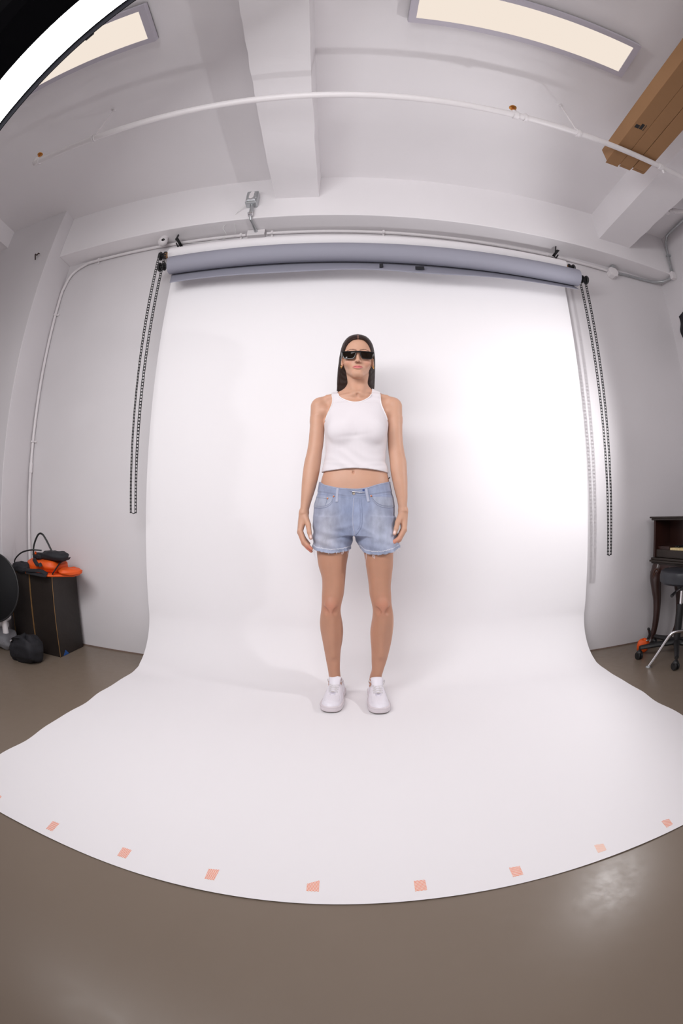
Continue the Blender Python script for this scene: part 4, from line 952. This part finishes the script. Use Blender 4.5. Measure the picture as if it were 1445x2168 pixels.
# hair: long, straight, dark, centre parting, falling behind the shoulders
hf = Field(np.arange(-.09, .155, .002), np.arange(1.90, 2.19, .002), np.arange(1.33, 1.822, .0022))
hf.loft([(1.813, .030, .010, 2.075, .020), (1.800, .030, .033, 2.075, .045), (1.785, .030, .049, 2.065, .070), (1.763, .030, .0625, 2.048, .094), (1.735, .030, .0755, 2.037, .107), (1.708, .030, .082, 2.037, .106), (1.677, .0295, .0875, 2.046, .100), (1.650, .029, .090, 2.058, .084), (1.620, .0275, .0920, 2.067, .064), (1.58, .0265, .0930, 2.076, .050),
         (1.52, .0245, .0920, 2.088, .036), (1.47, .020, .091, 2.104, .028), (1.42, .020, .088, 2.122, .022), (1.36, .020, .080, 2.132, .018)], k=0, p=2.15)
X, Y, Z = hf.xs[:, None, None], hf.ys[None, :, None], hf.zs[None, None, :]
zh = np.interp(np.abs(X - HX), [0, .0285, .045, .056, .063, .068, .074, .09], [1.735, 1.730, 1.717, 1.700, 1.682, 1.655, 1.62, 1.60])
face = np.maximum(Z - zh, Y - (1.990 + .010 * np.clip((1.68 - Z) / .03, 0, 1)))
side = np.maximum(np.maximum(Z - 1.672, Y - 2.020), 1.55 - Z)
inner = np.maximum(np.maximum(Y - 2.070, Z - 1.585), np.abs(X - .033) - .047)
for cut in (face, side, inner): hf.F = np.maximum(hf.F, -(cut).astype(np.float32))
ang = np.arctan2(X - .03, 2.03 - Y)
hf.F += (0.0004 * np.sin(ang * 46 + 3 * np.sin(Z * 9)) * (Z < 1.72)).astype(np.float32)
hf.cap((HX - .001, 1.93, 1.752), (HX - .001, 2.0, 1.813), .0028, k=.006, op='cut')
hair_m = attr_mat('dark_brown_hair', 0.42, bump=0.25, bscale=60, spec=0.22, stretch=(9, 9, .5), noise_mix=0.5, nscale=60, bdist=0.003)
hair, V = hf.mesh('hair', hair_m, pr)
col = np.tile(lin(42, 27, 22), (len(V), 1))
blend(sm01((.0026 - np.abs(V[:, 0] - HX + .001)) / .0022) * (V[:, 1] < 1.965) * (V[:, 2] > 1.73) * .6, lin(190, 140, 122))
colour_attr(hair, col)

# sunglasses
sg = thing('sunglasses', None, None, (HX, 1.90, 1.64)); sg.parent = pr; sg.location = (HX - .03, 1.90 - 2.03, 1.64)
for q in ('label', 'category'):
    if q in sg: del sg[q]
def gp(X_, Y_, dy=0): 
    x = HX + (X_ - 684) * .000219; z = 1.6560 - (Y_ - 575) * .000222
    return Vector((x, 1.8990 + 2.6 * (x - HX) ** 2 + max(0, .22 * (1.655 - z)) + dy, z))
lensL = [(354, 590), (372, 584), (420, 583), (520, 583), (600, 585), (632, 588), (640, 600), (635, 630), (623, 672), (610, 705), (595, 722), (570, 730), (520, 732), (460, 731), (430, 728), (404, 717), (385, 699), (371, 672), (362, 640), (357, 612)]
lensR = [(1014, 588), (998, 583), (950, 582), (850, 582), (770, 584), (738, 587), (728, 598), (733, 628), (746, 668), (759, 700), (775, 718), (800, 726), (850, 728), (910, 727), (948, 724), (970, 712), (987, 692), (1000, 664), (1008, 636), (1012, 610)]
M['acetate'] = mat('glossy_black_acetate', (.005, .005, .006, 1), .25, coat=.1)
M['lens'] = mat('dark_brown_lens', (.010, .006, .004, 1), .03, spec=.35)
fr_ = MB()
for Lq in (lensL, lensR):
    loop = [gp(*p) for p in Lq]
    fr_.tube(loop, .0019, 8, closed=True, flat=1.3)
top = [gp(x, 582, .0) for x in range(350, 1021, 30)]
fr_.tube(top, .0033, 8, flat=1.0, up=(0, 0, 1))
fr_.tube([gp(636, 605), gp(660, 598), gp(685, 597), gp(710, 598), gp(732, 605)], .0030, 8)
for s, X_ in ((-1, 350), (1, 1018)):
    e = gp(X_, 592)
    fr_.tube([e, (HX + s * .0755, 1.945, 1.6535), (HX + s * .0765, 1.995, 1.655), (HX + s * .0745, 2.012, 1.645)], .0028, 8, flat=1.8)
fr_.build('frame', M['acetate'], sg, smooth='auto')
for Lq in (lensL, lensR):
    b = MB(); n = len(Lq); P = [gp(*p) for p in Lq]; c = sum(P, Vector()) / n
    ring1 = [c + (p - c) * .55 - Vector((0, .0003, 0)) for p in P]
    b.v = [tuple(p) for p in P] + [tuple(p) for p in ring1] + [tuple(c - Vector((0, .0004, 0)))]
    b.f = [(i, (i + 1) % n, n + (i + 1) % n, n + i) for i in range(n)] + [(n + i, n + (i + 1) % n, 2 * n) for i in range(n)]
    b.build('lens', M['lens'], sg, smooth=True)
M['gold'] = mat('gold', (.75, .45, .15, 1), .25, 1.0)
for s in (-1, 1):
    c = Vector(F3(s * .0765, 1.992, 1.6095))
    MB().tube([c + .0075 * Vector((.25 * math.cos(a), math.cos(a) * .8, math.sin(a))) for a in [k * PI / 9 for k in range(18)]], .0017, 8, closed=True).build('earring', M['gold'], pr, smooth=True)

# tank top
tf = Field(np.arange(-.14, .20, .0022), np.arange(1.90, 2.16, .0024), np.arange(1.08, 1.54, .0022))
trunk(tf)
TANK = [(1.42, .028, .130, 2.038, .080), (1.37, .0292, .1455, 2.034, .1005), (1.346, .0305, .1475, 2.032, .104), (1.28, .030, .1425, 2.03, .103), (1.235, .0295, .1395, 2.03, .097), (1.195, .0275, .1395, 2.03, .095), (1.15, .0255, .1425, 2.03, .096), (1.128, .028, .149, 2.03, .099), (1.09, .030, .155, 2.03, .103)]
tf.F -= .0050
tf.loft(TANK, k=.012, p=2.3)
for x in (-.036, .097): tf.ell((x, 1.955, 1.290), (.052, .040, .054), k=.03)
X, Y, Z = tf.xs[:, None, None], tf.ys[None, :, None], tf.zs[None, None, :]
# soft folds
fold = .0016 * np.sin((Z - 1.1) * 120 + 7 * np.sin((X) * 14)) * np.clip((1.24 - Z) / .1, 0, 1) + .0012 * np.sin(X * 55 + Z * 30) * np.clip((1.3 - Z) / .1, 0, 1)
fold = fold + .0028 * np.exp(-((Z - (1.130 + .10 * np.abs(X - .03))) / .008) ** 2) * np.clip((np.abs(X - .03) - .03) / .08, 0, 1) - .0025 * np.exp(-((Z - 1.262 - .12 * (X - .03)) / .010) ** 2) * np.exp(-((X - .01) / .07) ** 2)
tf.F = (tf.F - fold).astype(np.float32)
hemz = np.interp(X, [-.12, -.074, -.025, .02, .077, .118, .173], [1.104, 1.107, 1.113, 1.116, 1.114, 1.110, 1.103])
nx_ = np.array([-.066, -.058, -.053, -.045, -.036, -.002, .024, .053, .086, .095, .100, .108]); nz_ = np.array([1.54, 1.475, 1.463, 1.455, 1.448, 1.431, 1.426, 1.433, 1.456, 1.466, 1.478, 1.54])
neckz = np.interp(X, nx_, nz_, left=2, right=2)
aL = np.interp(Z, [1.325, 1.337, 1.364, 1.391, 1.422, 1.449, 1.471, 1.52], [-.13, -.1165, -.107, -.095, -.0845, -.0835, -.088, -.10], left=-.2)
aR = np.interp(Z, [1.332, 1.346, 1.368, 1.39, 1.421, 1.452, 1.482, 1.52], [.19, .1755, .168, .158, .147, .1425, .141, .15], left=.3)
import copy as _cp
tf0 = Field(tf.xs, tf.ys, tf.zs); tf0.F = tf.F.copy()
cutn = (neckz - Z) * .6
for q in (hemz - Z, -cutn, aL - X, X - aR): tf.F = np.maximum(tf.F, q.astype(np.float32) + 0 * tf.F[:1, :1, :1])
tank_m = attr_mat('white_ribbed_cotton', 0.85, bump=0.10, bscale=500, sheen=.2, spec=.15, wave=('X', 95), bdist=0.0006)
tank, V = tf.mesh('tank_top', tank_m, pr)
colour_attr(tank, np.tile(np.array((.72, .68, .705)), (len(V), 1)))
M['cotton'] = mat('white_binding', (.80, .77, .79, 1), .85, spec=.15)
def on_front(f, pts, off=.0012, n=4):
    out = []
    for p in smooth_path([(x, 0, z) for x, z in pts], n):
        y = f.front(p.x, p.z)
        if y is not None: out.append(Vector((p.x, y - off, p.z)))
    return out
def trim_pts(pts, dx, dz): return [(x + dx, z + dz) for x, z in pts]
nb = on_front(tf0, [(-.057, 1.4715), (-.0535, 1.4605), (-.0365, 1.4455), (-.003, 1.4285), (.024, 1.4235), (.054, 1.4305), (.087, 1.4535), (.0985, 1.470)])
MB().tube(nb, .0028, 8).build('neck_binding', M['cotton'], tank, smooth=True)
for pts, dx in (([(-.086, 1.466), (-.0825, 1.449), (-.0835, 1.422), (-.094, 1.391), (-.1055, 1.364), (-.1145, 1.340)], .001), ([(.1395, 1.474), (.1415, 1.452), (.146, 1.421), (.157, 1.39), (.167, 1.368), (.1738, 1.348)], -.001)):
    q = on_front(tf0, pts)
    if len(q) > 3: MB().tube(q, .0026, 8).build('arm_binding', M['cotton'], tank, smooth=True)

# shorts
sf = Field(np.arange(-.19, .255, .0022), np.arange(1.885, 2.19, .0025), np.arange(.70, 1.09, .0022))
SH = [(1.07, .0268, .1630, 2.036, .1020), (1.055, .0265, .1640, 2.036, .1035), (1.027, .027, .1690, 2.037, .106), (.995, .0285, .1765, 2.04, .110), (.948, .026, .1865, 2.042, .118), (.90, .026, .189, 2.042, .120), (.86, .027, .190, 2.042, .118), (.82, .028, .190, 2.042, .112)]
sf.loft(SH, k=0, p=2.4, zlo=.815)
SL = [(.90, -.0600, .098, 2.042, .112), (.84, -.0680, .094, 2.040, .110), (.798, -.0725, .0925, 2.038, .107), (.753, -.0770, .0890, 2.037, .104), (.715, -.0775, .0865, 2.036, .102)]
SR = [(.90, .118, .100, 2.042, .112), (.84, .1230, .0985, 2.040, .110), (.80, .1280, .0980, 2.038, .107), (.754, .1430, .0900, 2.037, .104), (.715, .148, .088, 2.036, .102)]
sf.loft(SL, k=.012, p=2.3); sf.loft(SR, k=.012, p=2.3)
sf.cap((.186, 2.0, .80), (.2265, 2.0, .752), .012, .006, k=.03)
X, Y, Z = sf.xs[:, None, None], sf.ys[None, :, None], sf.zs[None, None, :]
w = lambda a, zc, slope, s: np.exp(-((Z - zc - slope * (X - a)) / s) ** 2)
wr_ = .0030 * w(-.02, .855, .25, .010) * np.exp(-((X + .02) / .07) ** 2) + .0035 * w(-.04, .822, -.10, .008) * np.exp(-((X + .04) / .05) ** 2) - .003 * w(-.05, .806, .2, .008) * np.exp(-((X + .05) / .05) ** 2)
wr_ = wr_ + .0035 * w(.09, .836, -.5, .010) * np.exp(-((X - .08) / .04) ** 2) - .003 * w(-.07, .90, .5, .012) * np.exp(-((X + .07) / .06) ** 2) + .0025 * w(.16, .81, .35, .012) * np.exp(-((X - .15) / .05) ** 2)
wr_ = wr_ + .0022 * np.sin(X * 42 + 9 * np.sin(Z * 16)) * np.clip((.95 - Z) / .1, 0, 1) + .0012 * np.sin(Z * 130 + X * 60) * np.clip((.9 - Z) / .1, 0, 1)
for dz, pts in ((.0038, 1),):
    pk = np.where(X < .03, np.interp(X, [-.16, -.13, -.10, -.079, -.068], [.941, .939, .943, .956, .99]), np.interp(X, [.103, .107, .123, .148, .179, .205], [.99, .975, .958, .946, .943, .945]))
    inside = np.clip((Z - pk) / .003, 0, 1) * ((X < -.067) | (X > .100))
sf.F = (sf.F - wr_ - .0016 * inside * (Z < .995) - .0022 * np.clip((Z - .990 - .35 * np.maximum(np.abs(X - .02) - .03, 0) * .5) / .002, 0, 1)).astype(np.float32)
# fly placket
fly = ((X > .018) & (X < np.interp(Z, [.812, .838, .863, .902, .99], [.028, .046, .058, .059, .056]))) & (Z > .815) & (Z < .988)
sf.F = (sf.F - .0012 * fly).astype(np.float32)
wt = np.interp(X, [-.14, -.132, -.106, -.054, .015, .041, .084, .127, .183, .20], [1.057, 1.054, 1.042, 1.029, 1.024, 1.024, 1.031, 1.046, 1.061, 1.066]) + 0 * Y
wt = wt + np.clip((Y - 1.98) / .12, 0, 1) * (1.066 - wt)
rg = .0014 * np.sin(X * 97 + 3 * np.sin(X * 41)) + .0012 * np.sin(X * 263 + 2 + 4 * np.sin(X * 71 + Y * 50)) + .0010 * np.sin(Y * 160)
hz = np.where(X < .035, np.interp(X, [-.165, -.145, -.078, -.026, .02], [.757, .746, .738, .743, .752]), np.interp(X, [.055, .073, .103, .146, .198, .235], [.752, .736, .731, .731, .742, .760])) + rg
for q in (Z - wt, hz - Z): sf.F = np.maximum(sf.F, q.astype(np.float32))
# hollow legs and waist so the cloth edge reads as cloth
for T in (LEGL, LEGR): 
    T2 = [(z, cx, a + .003, cy, b + .003) for z, cx, a, cy, b in T if .60 < z < .95]; sf.loft(T2, k=0, zlo=.70, zhi=.79, op='cut')
denim = attr_mat('washed_denim', 0.85, bump=0.5, bscale=420, spec=.2, noise_mix=0.17, nscale=34, sheen=.15, stretch=(1, 1, .45), bdist=.0008)
shorts, V = sf.mesh('shorts', denim, pr)
col = np.tile(lin(142, 151, 176), (len(V), 1))
blend(.85 * G((-.10, 1.94, .86), (.06, .2, .10)) + .6 * G((-.11, 1.94, .78), (.06, .2, .04)), lin(168, 169, 181))
blend(.8 * G((.13, 1.94, .87), (.055, .2, .09)), lin(170, 174, 189)); blend(.7 * G((.19, 1.98, .80), (.05, .2, .06)), lin(190, 196, 214))
blend(.6 * G((-.02, 1.94, .82), (.035, .2, .03)), lin(128, 139, 167)); blend(.5 * G((.0, 1.94, .93), (.04, .2, .03)), lin(134, 146, 176)); blend(.35 * G((.075, 1.94, .94), (.03, .2, .035)), lin(134, 146, 178))
vx, vz = V[:, 0], V[:, 2]
pkv = np.where(vx < .03, np.interp(vx, [-.16, -.13, -.10, -.079, -.068], [.941, .939, .943, .956, .99]), np.interp(vx, [.103, .107, .123, .148, .179, .205], [.99, .975, .958, .946, .943, .945]))
blend(.5 * sm01((vz - pkv) / .004) * (vz < .988) * ((vx < -.069) | (vx > .102)) * (V[:, 1] < 2.0), lin(166, 170, 182))
blend(.6 * sm01((.0030 - np.abs(vz - pkv + .003)) / .002) * ((vx < -.068) | (vx > .103)) * (V[:, 1] < 2.03), lin(116, 124, 146))
hv = np.where(vx < .035, np.interp(vx, [-.165, -.145, -.078, -.026, .02], [.757, .746, .738, .743, .752]), np.interp(vx, [.055, .073, .103, .146, .198, .235], [.752, .736, .731, .731, .742, .760]))
blend(.55 * sm01((.016 - (vz - hv)) / .004), lin(156, 166, 190)); blend(.75 * sm01((.0035 - np.abs(vz - hv - .0165)) / .003), lin(206, 210, 224)); blend(.5 * sm01((.003 - (vz - hv)) / .003), lin(214, 218, 230))
blend(.6 * sm01((.0022 - np.abs(vz - (.982 + .018 * np.clip((np.abs(vx - .02) - .02) / .13, 0, 1)))) / .0015) * (V[:, 1] < 2.03), lin(124, 136, 164))
colour_attr(shorts, col)
M['denim_edge'] = mat('faded_denim_seam', srgb(172, 176, 194), .85, var=.1, vscale=120, spec=.2)
M['denim_dark'] = mat('denim_seam', srgb(136, 146, 172), .85, var=.15, vscale=150, spec=.2)
M['copper'] = mat('copper_rivet', srgb(196, 124, 88), .35, .7)
M['thread'] = mat('white_cotton_thread', srgb(226, 226, 234), .8)
def seam(pts, r, m, name, off=.0006):
    q = on_front(sf, pts, off)
    if len(q) > 2: MB().tube(q, r, 6, flat=.6).build(name, m, shorts, smooth=True)
pkL = [(-.073, .990), (-.070, .973), (-.079, .956), (-.100, .943), (-.130, .939), (-.152, .942)]; pkR = [(.103, .988), (.107, .974), (.123, .957), (.148, .946), (.179, .943), (.200, .945)]
for P in (pkL, pkR):
    seam(P, .0014, M['denim_edge'], 'pocket_seam'); seam(trim_pts(P, 0, .0065), .0008, M['denim_dark'], 'pocket_stitch')
seam([(-.098, .985), (-.099, .968), (-.104, .948)], .0009, M['denim_dark'], 'coin_pocket_seam'); seam([(-.148, .987), (-.12, .983), (-.098, .980)], .0012, M['denim_dark'], 'coin_pocket_seam')
seam([(.022, .982), (.020, .944), (.018, .901), (.020, .854), (.025, .829), (.024, .808)], .0022, M['denim_edge'], 'fly_edge')
seam([(.054, .982), (.058, .944), (.059, .902), (.058, .863), (.047, .838), (.030, .818)], .0010, M['denim_dark'], 'fly_stitch'); seam([(.047, .982), (.050, .944), (.051, .902), (.050, .866), (.040, .842)], .0008, M['denim_dark'], 'fly_stitch')
seam([(-.130, 1.0505), (-.106, 1.0385), (-.054, 1.0255), (.015, 1.0205), (.041, 1.0205), (.084, 1.0275), (.127, 1.0425), (.181, 1.057)], .0013, M['denim_edge'], 'waistband_edge')
for P in ([(-.050, 1.030), (-.0515, 1.0), (-.053, .965)], [(.075, 1.030), (.080, 1.0), (.0865, .967)]):
    q = on_front(sf, P, .0025)
    if len(q) > 2:
        MB().tube(q, .0058, 8, flat=.28, up=(0, 1, 0)).build('belt_loop', M['denim_edge'], shorts, smooth='auto')
for x, z, mm in ((-.067, .989, 'copper'), (-.094, .980, 'copper'), (.099, .992, 'copper')):
    y = sf.front(x, z)
    if y: MB().lathe([(.0040, 0), (.0040, .0012), (.0018, .0020), (.0012, .0032)], (x, y, z), (0, -1, 0), 14).build('rivet', M[mm], shorts, smooth='auto')
y = sf.front(.021, 1.003)
MB().lathe([(.0068, 0), (.0072, .0015), (.0060, .0035), (.003, .003)], (.021, y, 1.003), (0, -1, 0), 20).build('waist_button', mat('aged_brass', srgb(150, 140, 130), .4, .8), shorts, smooth='auto')
y2 = sf.front(.04, 1.01)
MB().tube([(.003, y2 - .004, 1.012), (.03, y2 - .009, 1.010), (.060, y2 - .008, 1.008), (.071, y2 - .004, 1.009), (.062, y2 - .006, 1.0065), (.03, y2 - .007, 1.0075)], .0009, 6).build('safety_pin', M['chrome'], shorts, smooth=True)
MB().box((.060, y2 - .001, 1.014), (.069, y2 + .002, 1.022)).build('blue_patch', mat('dark_denim', srgb(66, 84, 140), .8), shorts, bevel=.001)
rt = random.Random(9)
def thread(x, z, l, sway):
    yv = sf.front(x, z + .006)
    if yv is None: yv = 1.95
    P = [(x, yv - .001, z + .004)] + [(x + sway * (k / 4) ** 1.3 + rt.uniform(-.0015, .0015), yv - .003 + .001 * k, z - l * k / 4) for k in range(1, 5)]
    MB().tube(smooth_path(P, 3), .0006, 5).build('loose_thread', M['thread'], shorts)
for x, z, l, sw in ((-.158, .750, .036, .006), (-.155, .750, .050, .008), (-.150, .747, .020, -.003), (.003, .750, .038, .002), (.000, .751, .020, -.004), (-.022, .746, .014, -.004), (-.026, .746, .012, -.006), (.080, .734, .058, -.004), (.111, .732, .018, .003), (.105, .731, .012, .004), (.117, .731, .014, -.002), (.219, .755, .026, .002), (.225, .757, .018, .006), (.214, .752, .020, -.004), (.229, .759, .012, .009), (-.09, .739, .006, .004), (-.05, .741, .006, -.003)):
    thread(x, z, l, sw)
for x0_, x1_, zz in ((-.13, -.06, 0), (-.05, .0, 1), (.09, .14, 2), (.15, .20, 3)):
    P = []
    for k in range(12):
        x = x0_ + (x1_ - x0_) * k / 11; hh = np.interp(x, [-.165, -.145, -.078, -.026, .02], [.757, .746, .738, .743, .752]) if x < .035 else np.interp(x, [.055, .073, .103, .146, .198, .235], [.752, .736, .731, .731, .742, .760])
        z = float(hh) + .0165 + rt.uniform(-.0022, .0022); yv = sf.front(x, z)
        if yv: P.append((x, yv - .0012, z))
    if len(P) > 3: MB().tube(smooth_path(P, 3), .0008, 5).build('frayed_edge', M['thread'], shorts)
MB().tube([(.1830, 2.015, 1.078), (.1875, 2.03, 1.082), (.186, 2.06, 1.080)], .006, 8, flat=.4).build('underwear_band', M['fabric_black'], pr, smooth=True)

# sneakers
M['leather'] = mat('white_leather', (.80, .77, .83, 1), .45, bump=.05, bscale=200)
M['rubber'] = mat('white_rubber_sole', (.70, .64, .67, 1), .5, var=.05, vscale=30)
M['outsole'] = mat('worn_outsole', (.22, .19, .18, 1), .8, var=.3, vscale=40)
M['lace'] = mat('white_lace', (.72, .69, .71, 1), .8)
M['stitch'] = mat('sole_stitching', (.55, .50, .54, 1), .8)
M['lining'] = mat('grey_lining', (.32, .29, .31, 1), .9)
SW = [(0, .004), (.004, .012), (.015, .0215), (.04, .0295), (.08, .0345), (.15, .0370), (.3, .0365), (.42, .0395), (.55, .0455), (.68, .0495), (.78, .0495), (.86, .0465), (.92, .0395), (.96, .0305), (.985, .0205), (.996, .0115), (1.0, .004)]
SHT = [(0, .060), (.02, .084), (.05, .092), (.15, .086), (.25, .082), (.33, .094), (.42, .102), (.52, .088), (.62, .073), (.70, .064), (.80, .060), (.90, .053), (.96, .044), (1.0, .030)]
LS = .283
def sneaker(hx, hy, rot, side):
    t = bpy.data.objects.new('sneaker', None); C.objects.link(t); t.empty_display_size = .05; t.parent = pr; t.location = (hx - .03, hy - 2.03, 0.0035)
    # built straight ahead first, then turned about the heel
    f = Field(np.arange(-.062, .062, .0015), np.arange(-.295, .014, .0016), np.arange(.012, .130, .0015))
    X, Y, Z = f.xs[:, None, None], f.ys[None, :, None], f.zs[None, None, :]
    s = np.clip(-Y / (LS - .005), 0, 1); hw = tab([(a, b) for a, b in SW], s[0, :, 0])[0][None, :, None]; hh = tab([(a, b) for a, b in SHT], s[0, :, 0])[0][None, :, None]
    p = 2.5
    U = np.abs(X) / hw; Wv = Z / hh; g = (U ** p + Wv ** p) ** (1 / p)
    gr_ = np.sqrt((U / hw) ** 2 + (Wv / hh) ** 2) / np.maximum(g, 1e-3)
    d = (g - 1) / np.maximum(gr_, 1e-3)
    d = np.maximum(d, np.maximum(Y - .006, -(LS - .005) - Y)); f.F = np.minimum(d, .05).astype(np.float32)
    f.ell((0, -.062, .104), (.0285, .050, .066), k=.006, op='cut')
    # eyestay opening
    def srf(x, y):
        ss = min(1, max(0, -y / LS)); a = float(tab(SW, np.array([ss]))[0][0]); h_ = float(tab(SHT, np.array([ss]))[0][0]); return h_ * max(0, 1 - min(1, abs(x) / a) ** p) ** (1 / p)
    for k in range(9):
        y = -.118 - k * .0085; f.cap((0, y, srf(0, y) + .004), (0, y - .004, srf(0, y - .004) + .004), .0155, k=.003, op='cut')
    cap_ = [(-.034, -.184), (-.039, -.200), (-.038, -.224), (-.027, -.245), (0, -.256), (.027, -.245), (.038, -.224), (.039, -.200), (.034, -.184)]
    C3 = smooth_path([(a, b, 0) for a, b in cap_], 5); C3 = [(q.x, q.y, srf(q.x, q.y)) for q in C3]
    for a, b in zip(C3[:-1], C3[1:]): f.cap(a, b, .0019, k=.0015, op='cut')
    C4 = [(x_, -.186 - .002 * math.cos(x_ * 60), srf(x_, -.186)) for x_ in np.linspace(-.030, .030, 12)]
    for a, b in zip(C4[:-1], C4[1:]): f.cap(a, b, .0016, k=.0015, op='cut')
    for r_, n_ in ((-.200, 5), (-.209, 6), (-.218, 5), (-.227, 4), (-.236, 3)):
        for k in range(n_):
            x_ = (k - (n_ - 1) / 2) * .0085; f.ell((x_, r_, srf(x_, r_)), (.0017, .0017, .0024), k=.0008, op='cut')
    for sg_ in (-1, 1):
        q = [(sg_ * .026, -.110), (sg_ * .027, -.130), (sg_ * .026, -.155), (sg_ * .023, -.176)]
        q = smooth_path([(a, b, 0) for a, b in q], 5); q = [(v_.x, v_.y, srf(v_.x, v_.y)) for v_ in q]
        for a, b in zip(q[:-1], q[1:]): f.cap(a, b, .0015, k=.0012, op='cut')
    u, _ = f.mesh('upper', M['leather'], t)
    objs = [u]
    # sole
    b = MB(); n = 60; out = []
    for k in range(n + 1): 
        ss = (1 - math.cos(PI * k / n)) / 2
        out.append((float(tab(SW, np.array([ss]))[0][0]) + .0035, -ss * (LS + .003) + .003))
    ringp = [(w_, y_) for w_, y_ in out] + [(-w_, y_) for w_, y_ in reversed(out)]
    lv = [(0.004, .94), (0.007, .985), (0.012, 1.0), (0.024, 1.0), (.0275, .985), (.030, .95)]
    m_ = len(ringp)
    for z_, sc_ in lv:
        for x_, y_ in ringp: b.v.append((x_ * sc_, (y_ + LS / 2) * (1 - (1 - sc_) * .4) - LS / 2, z_ + .004 * max(0, -y_ / LS - .85) / .15))
    for i in range(len(lv) - 1):
        for k in range(m_): b.f.append((i * m_ + k, i * m_ + (k + 1) % m_, (i + 1) * m_ + (k + 1) % m_, (i + 1) * m_ + k))
    b.f.append(tuple(range(m_))); b.f.append(tuple(range(len(lv) * m_ - 1, (len(lv) - 1) * m_ - 1, -1)))
    def ch(mb, name, m, **kw):
        o = mb.build(name, m, None, **kw); o.parent = t; objs.append(o); return o
    ch(b, 'sole', M['rubber'], smooth='auto')
    b = MB()
    for z_ in (0.0, .0045):
        for x_, y_ in ringp: b.v.append((x_ * .93, (y_ + LS / 2) * .965 - LS / 2, z_ + .005 * max(0, -y_ / LS - .85) / .15))
    for k in range(m_): b.f.append((k, (k + 1) % m_, m_ + (k + 1) % m_, m_ + k))
    b.f.append(tuple(range(m_))); b.f.append(tuple(range(2 * m_ - 1, m_ - 1, -1)))
    ch(b, 'outsole', M['outsole'])
    b = MB().tube([(x_ * 1.004, y_, .0255 + .004 * max(0, -y_ / LS - .85) / .15) for x_, y_ in ringp[1:-1]], .0006, 5, closed=True)
    ch(b, 'sole_stitch', M['stitch'])
    # tongue
    def tg(u_, v_):
        x_ = (u_ - .5) * (.058 - .014 * v_); y_ = -.108 - .072 * v_; zb = srf(0, y_) - .0045 + .030 * max(0, 1 - v_ * 2.0) ** 1.2 - .006 * max(0, .12 - v_) / .12 * (abs(u_ - .5) * 2) ** 4
        return (x_ * (1 - .15 * v_), y_ + .012 * (abs(u_ - .5) * 2) ** 2, zb - .006 * (abs(u_ - .5) * 2) ** 2)
    ch(MB().grid(tg, 10, 16), 'tongue', M['leather'], smooth=True, solid=.007)
    # laces
    rows = [(-.176, 0), (-.164, 1), (-.152, 0), (-.140, 1), (-.128, 0), (-.116, 1)]
    for k, (y_, q) in enumerate(rows):
        for sgn in ((1, -1) if k else (1,)):
            P = []
            for x_ in np.linspace(-.022, .022, 9):
                yy = y_ + (0 if k == 0 else sgn * .0055 * (x_ / .022)); P.append((x_, yy, srf(0, yy) - .0015 - .006 * (abs(x_) / .022) ** 2.2 + (.0012 if sgn > 0 else 0)))
            ch(MB().tube(P, .0040, 8, flat=.42, up=(0, 0, 1)), 'lace', M['lace'], smooth=True)
    for sgn in (-1, 1):
        P = [(sgn * .020, -.112, srf(0, -.112) - .004), (sgn * .030, -.106, .100), (sgn * .037, -.098, .106), (sgn * .038, -.095, .092), (sgn * .033, -.104, .084)]
        ch(MB().tube(smooth_path(P, 5), .0022, 8, flat=.6), 'lace_loop', M['lace'], smooth=True)
    ch(MB().obox((0, -.178, srf(0, -.178) - .001), (.007, 0, 0), (0, .0035, .001), (0, 0, .0015)), 'lace_tag', mat('lace_tag_metal', (.45, .40, .40, 1), .4, .5), bevel=.0008)
    # curved side mark
    for sgn in (-1, 1):
        top_, bot = [], []
        b = MB(); N = 24
        for k in range(N + 1):
            v_ = k / N; y_ = -.045 - .115 * v_ ; zc = .066 - .034 * math.sin(min(1, v_ * 1.25) * PI * .5) ** 1.2 + .020 * max(0, v_ - .55); wd_ = .0085 * math.sin(PI * min(1, .12 + v_ * 1.02)) ** .7 * (1 - .35 * v_) + .0004
            zc = .060 + .020 * (1 - v_) ** 2 - .020 * v_ * (1 - v_) * 2
            for zz in (zc + wd_, zc - wd_):
                ss = min(1, -y_ / LS); a = float(tab(SW, np.array([ss]))[0][0]); h_ = float(tab(SHT, np.array([ss]))[0][0])
                xx = a * max(0, 1 - min(1, zz / h_) ** p) ** (1 / p) + .0012
                b.v.append((sgn * xx, y_, zz))
        b.f = [(2 * k, 2 * k + 1, 2 * k + 3, 2 * k + 2) for k in range(N)]
        ch(b, 'side_mark', M['leather'], smooth=True, solid=.0014)
    t.rotation_euler = (0, 0, rot)
    for o in objs:
        # meshes were made in shoe space
        if o is u:
            off = np.array(world_loc(t)); o.data.transform(Matrix.Translation(Vector(off)))
    return t
sneaker(-.052, 2.118, math.radians(-8.0), -1)
sneaker(.129, 2.104, math.radians(2.0), 1)
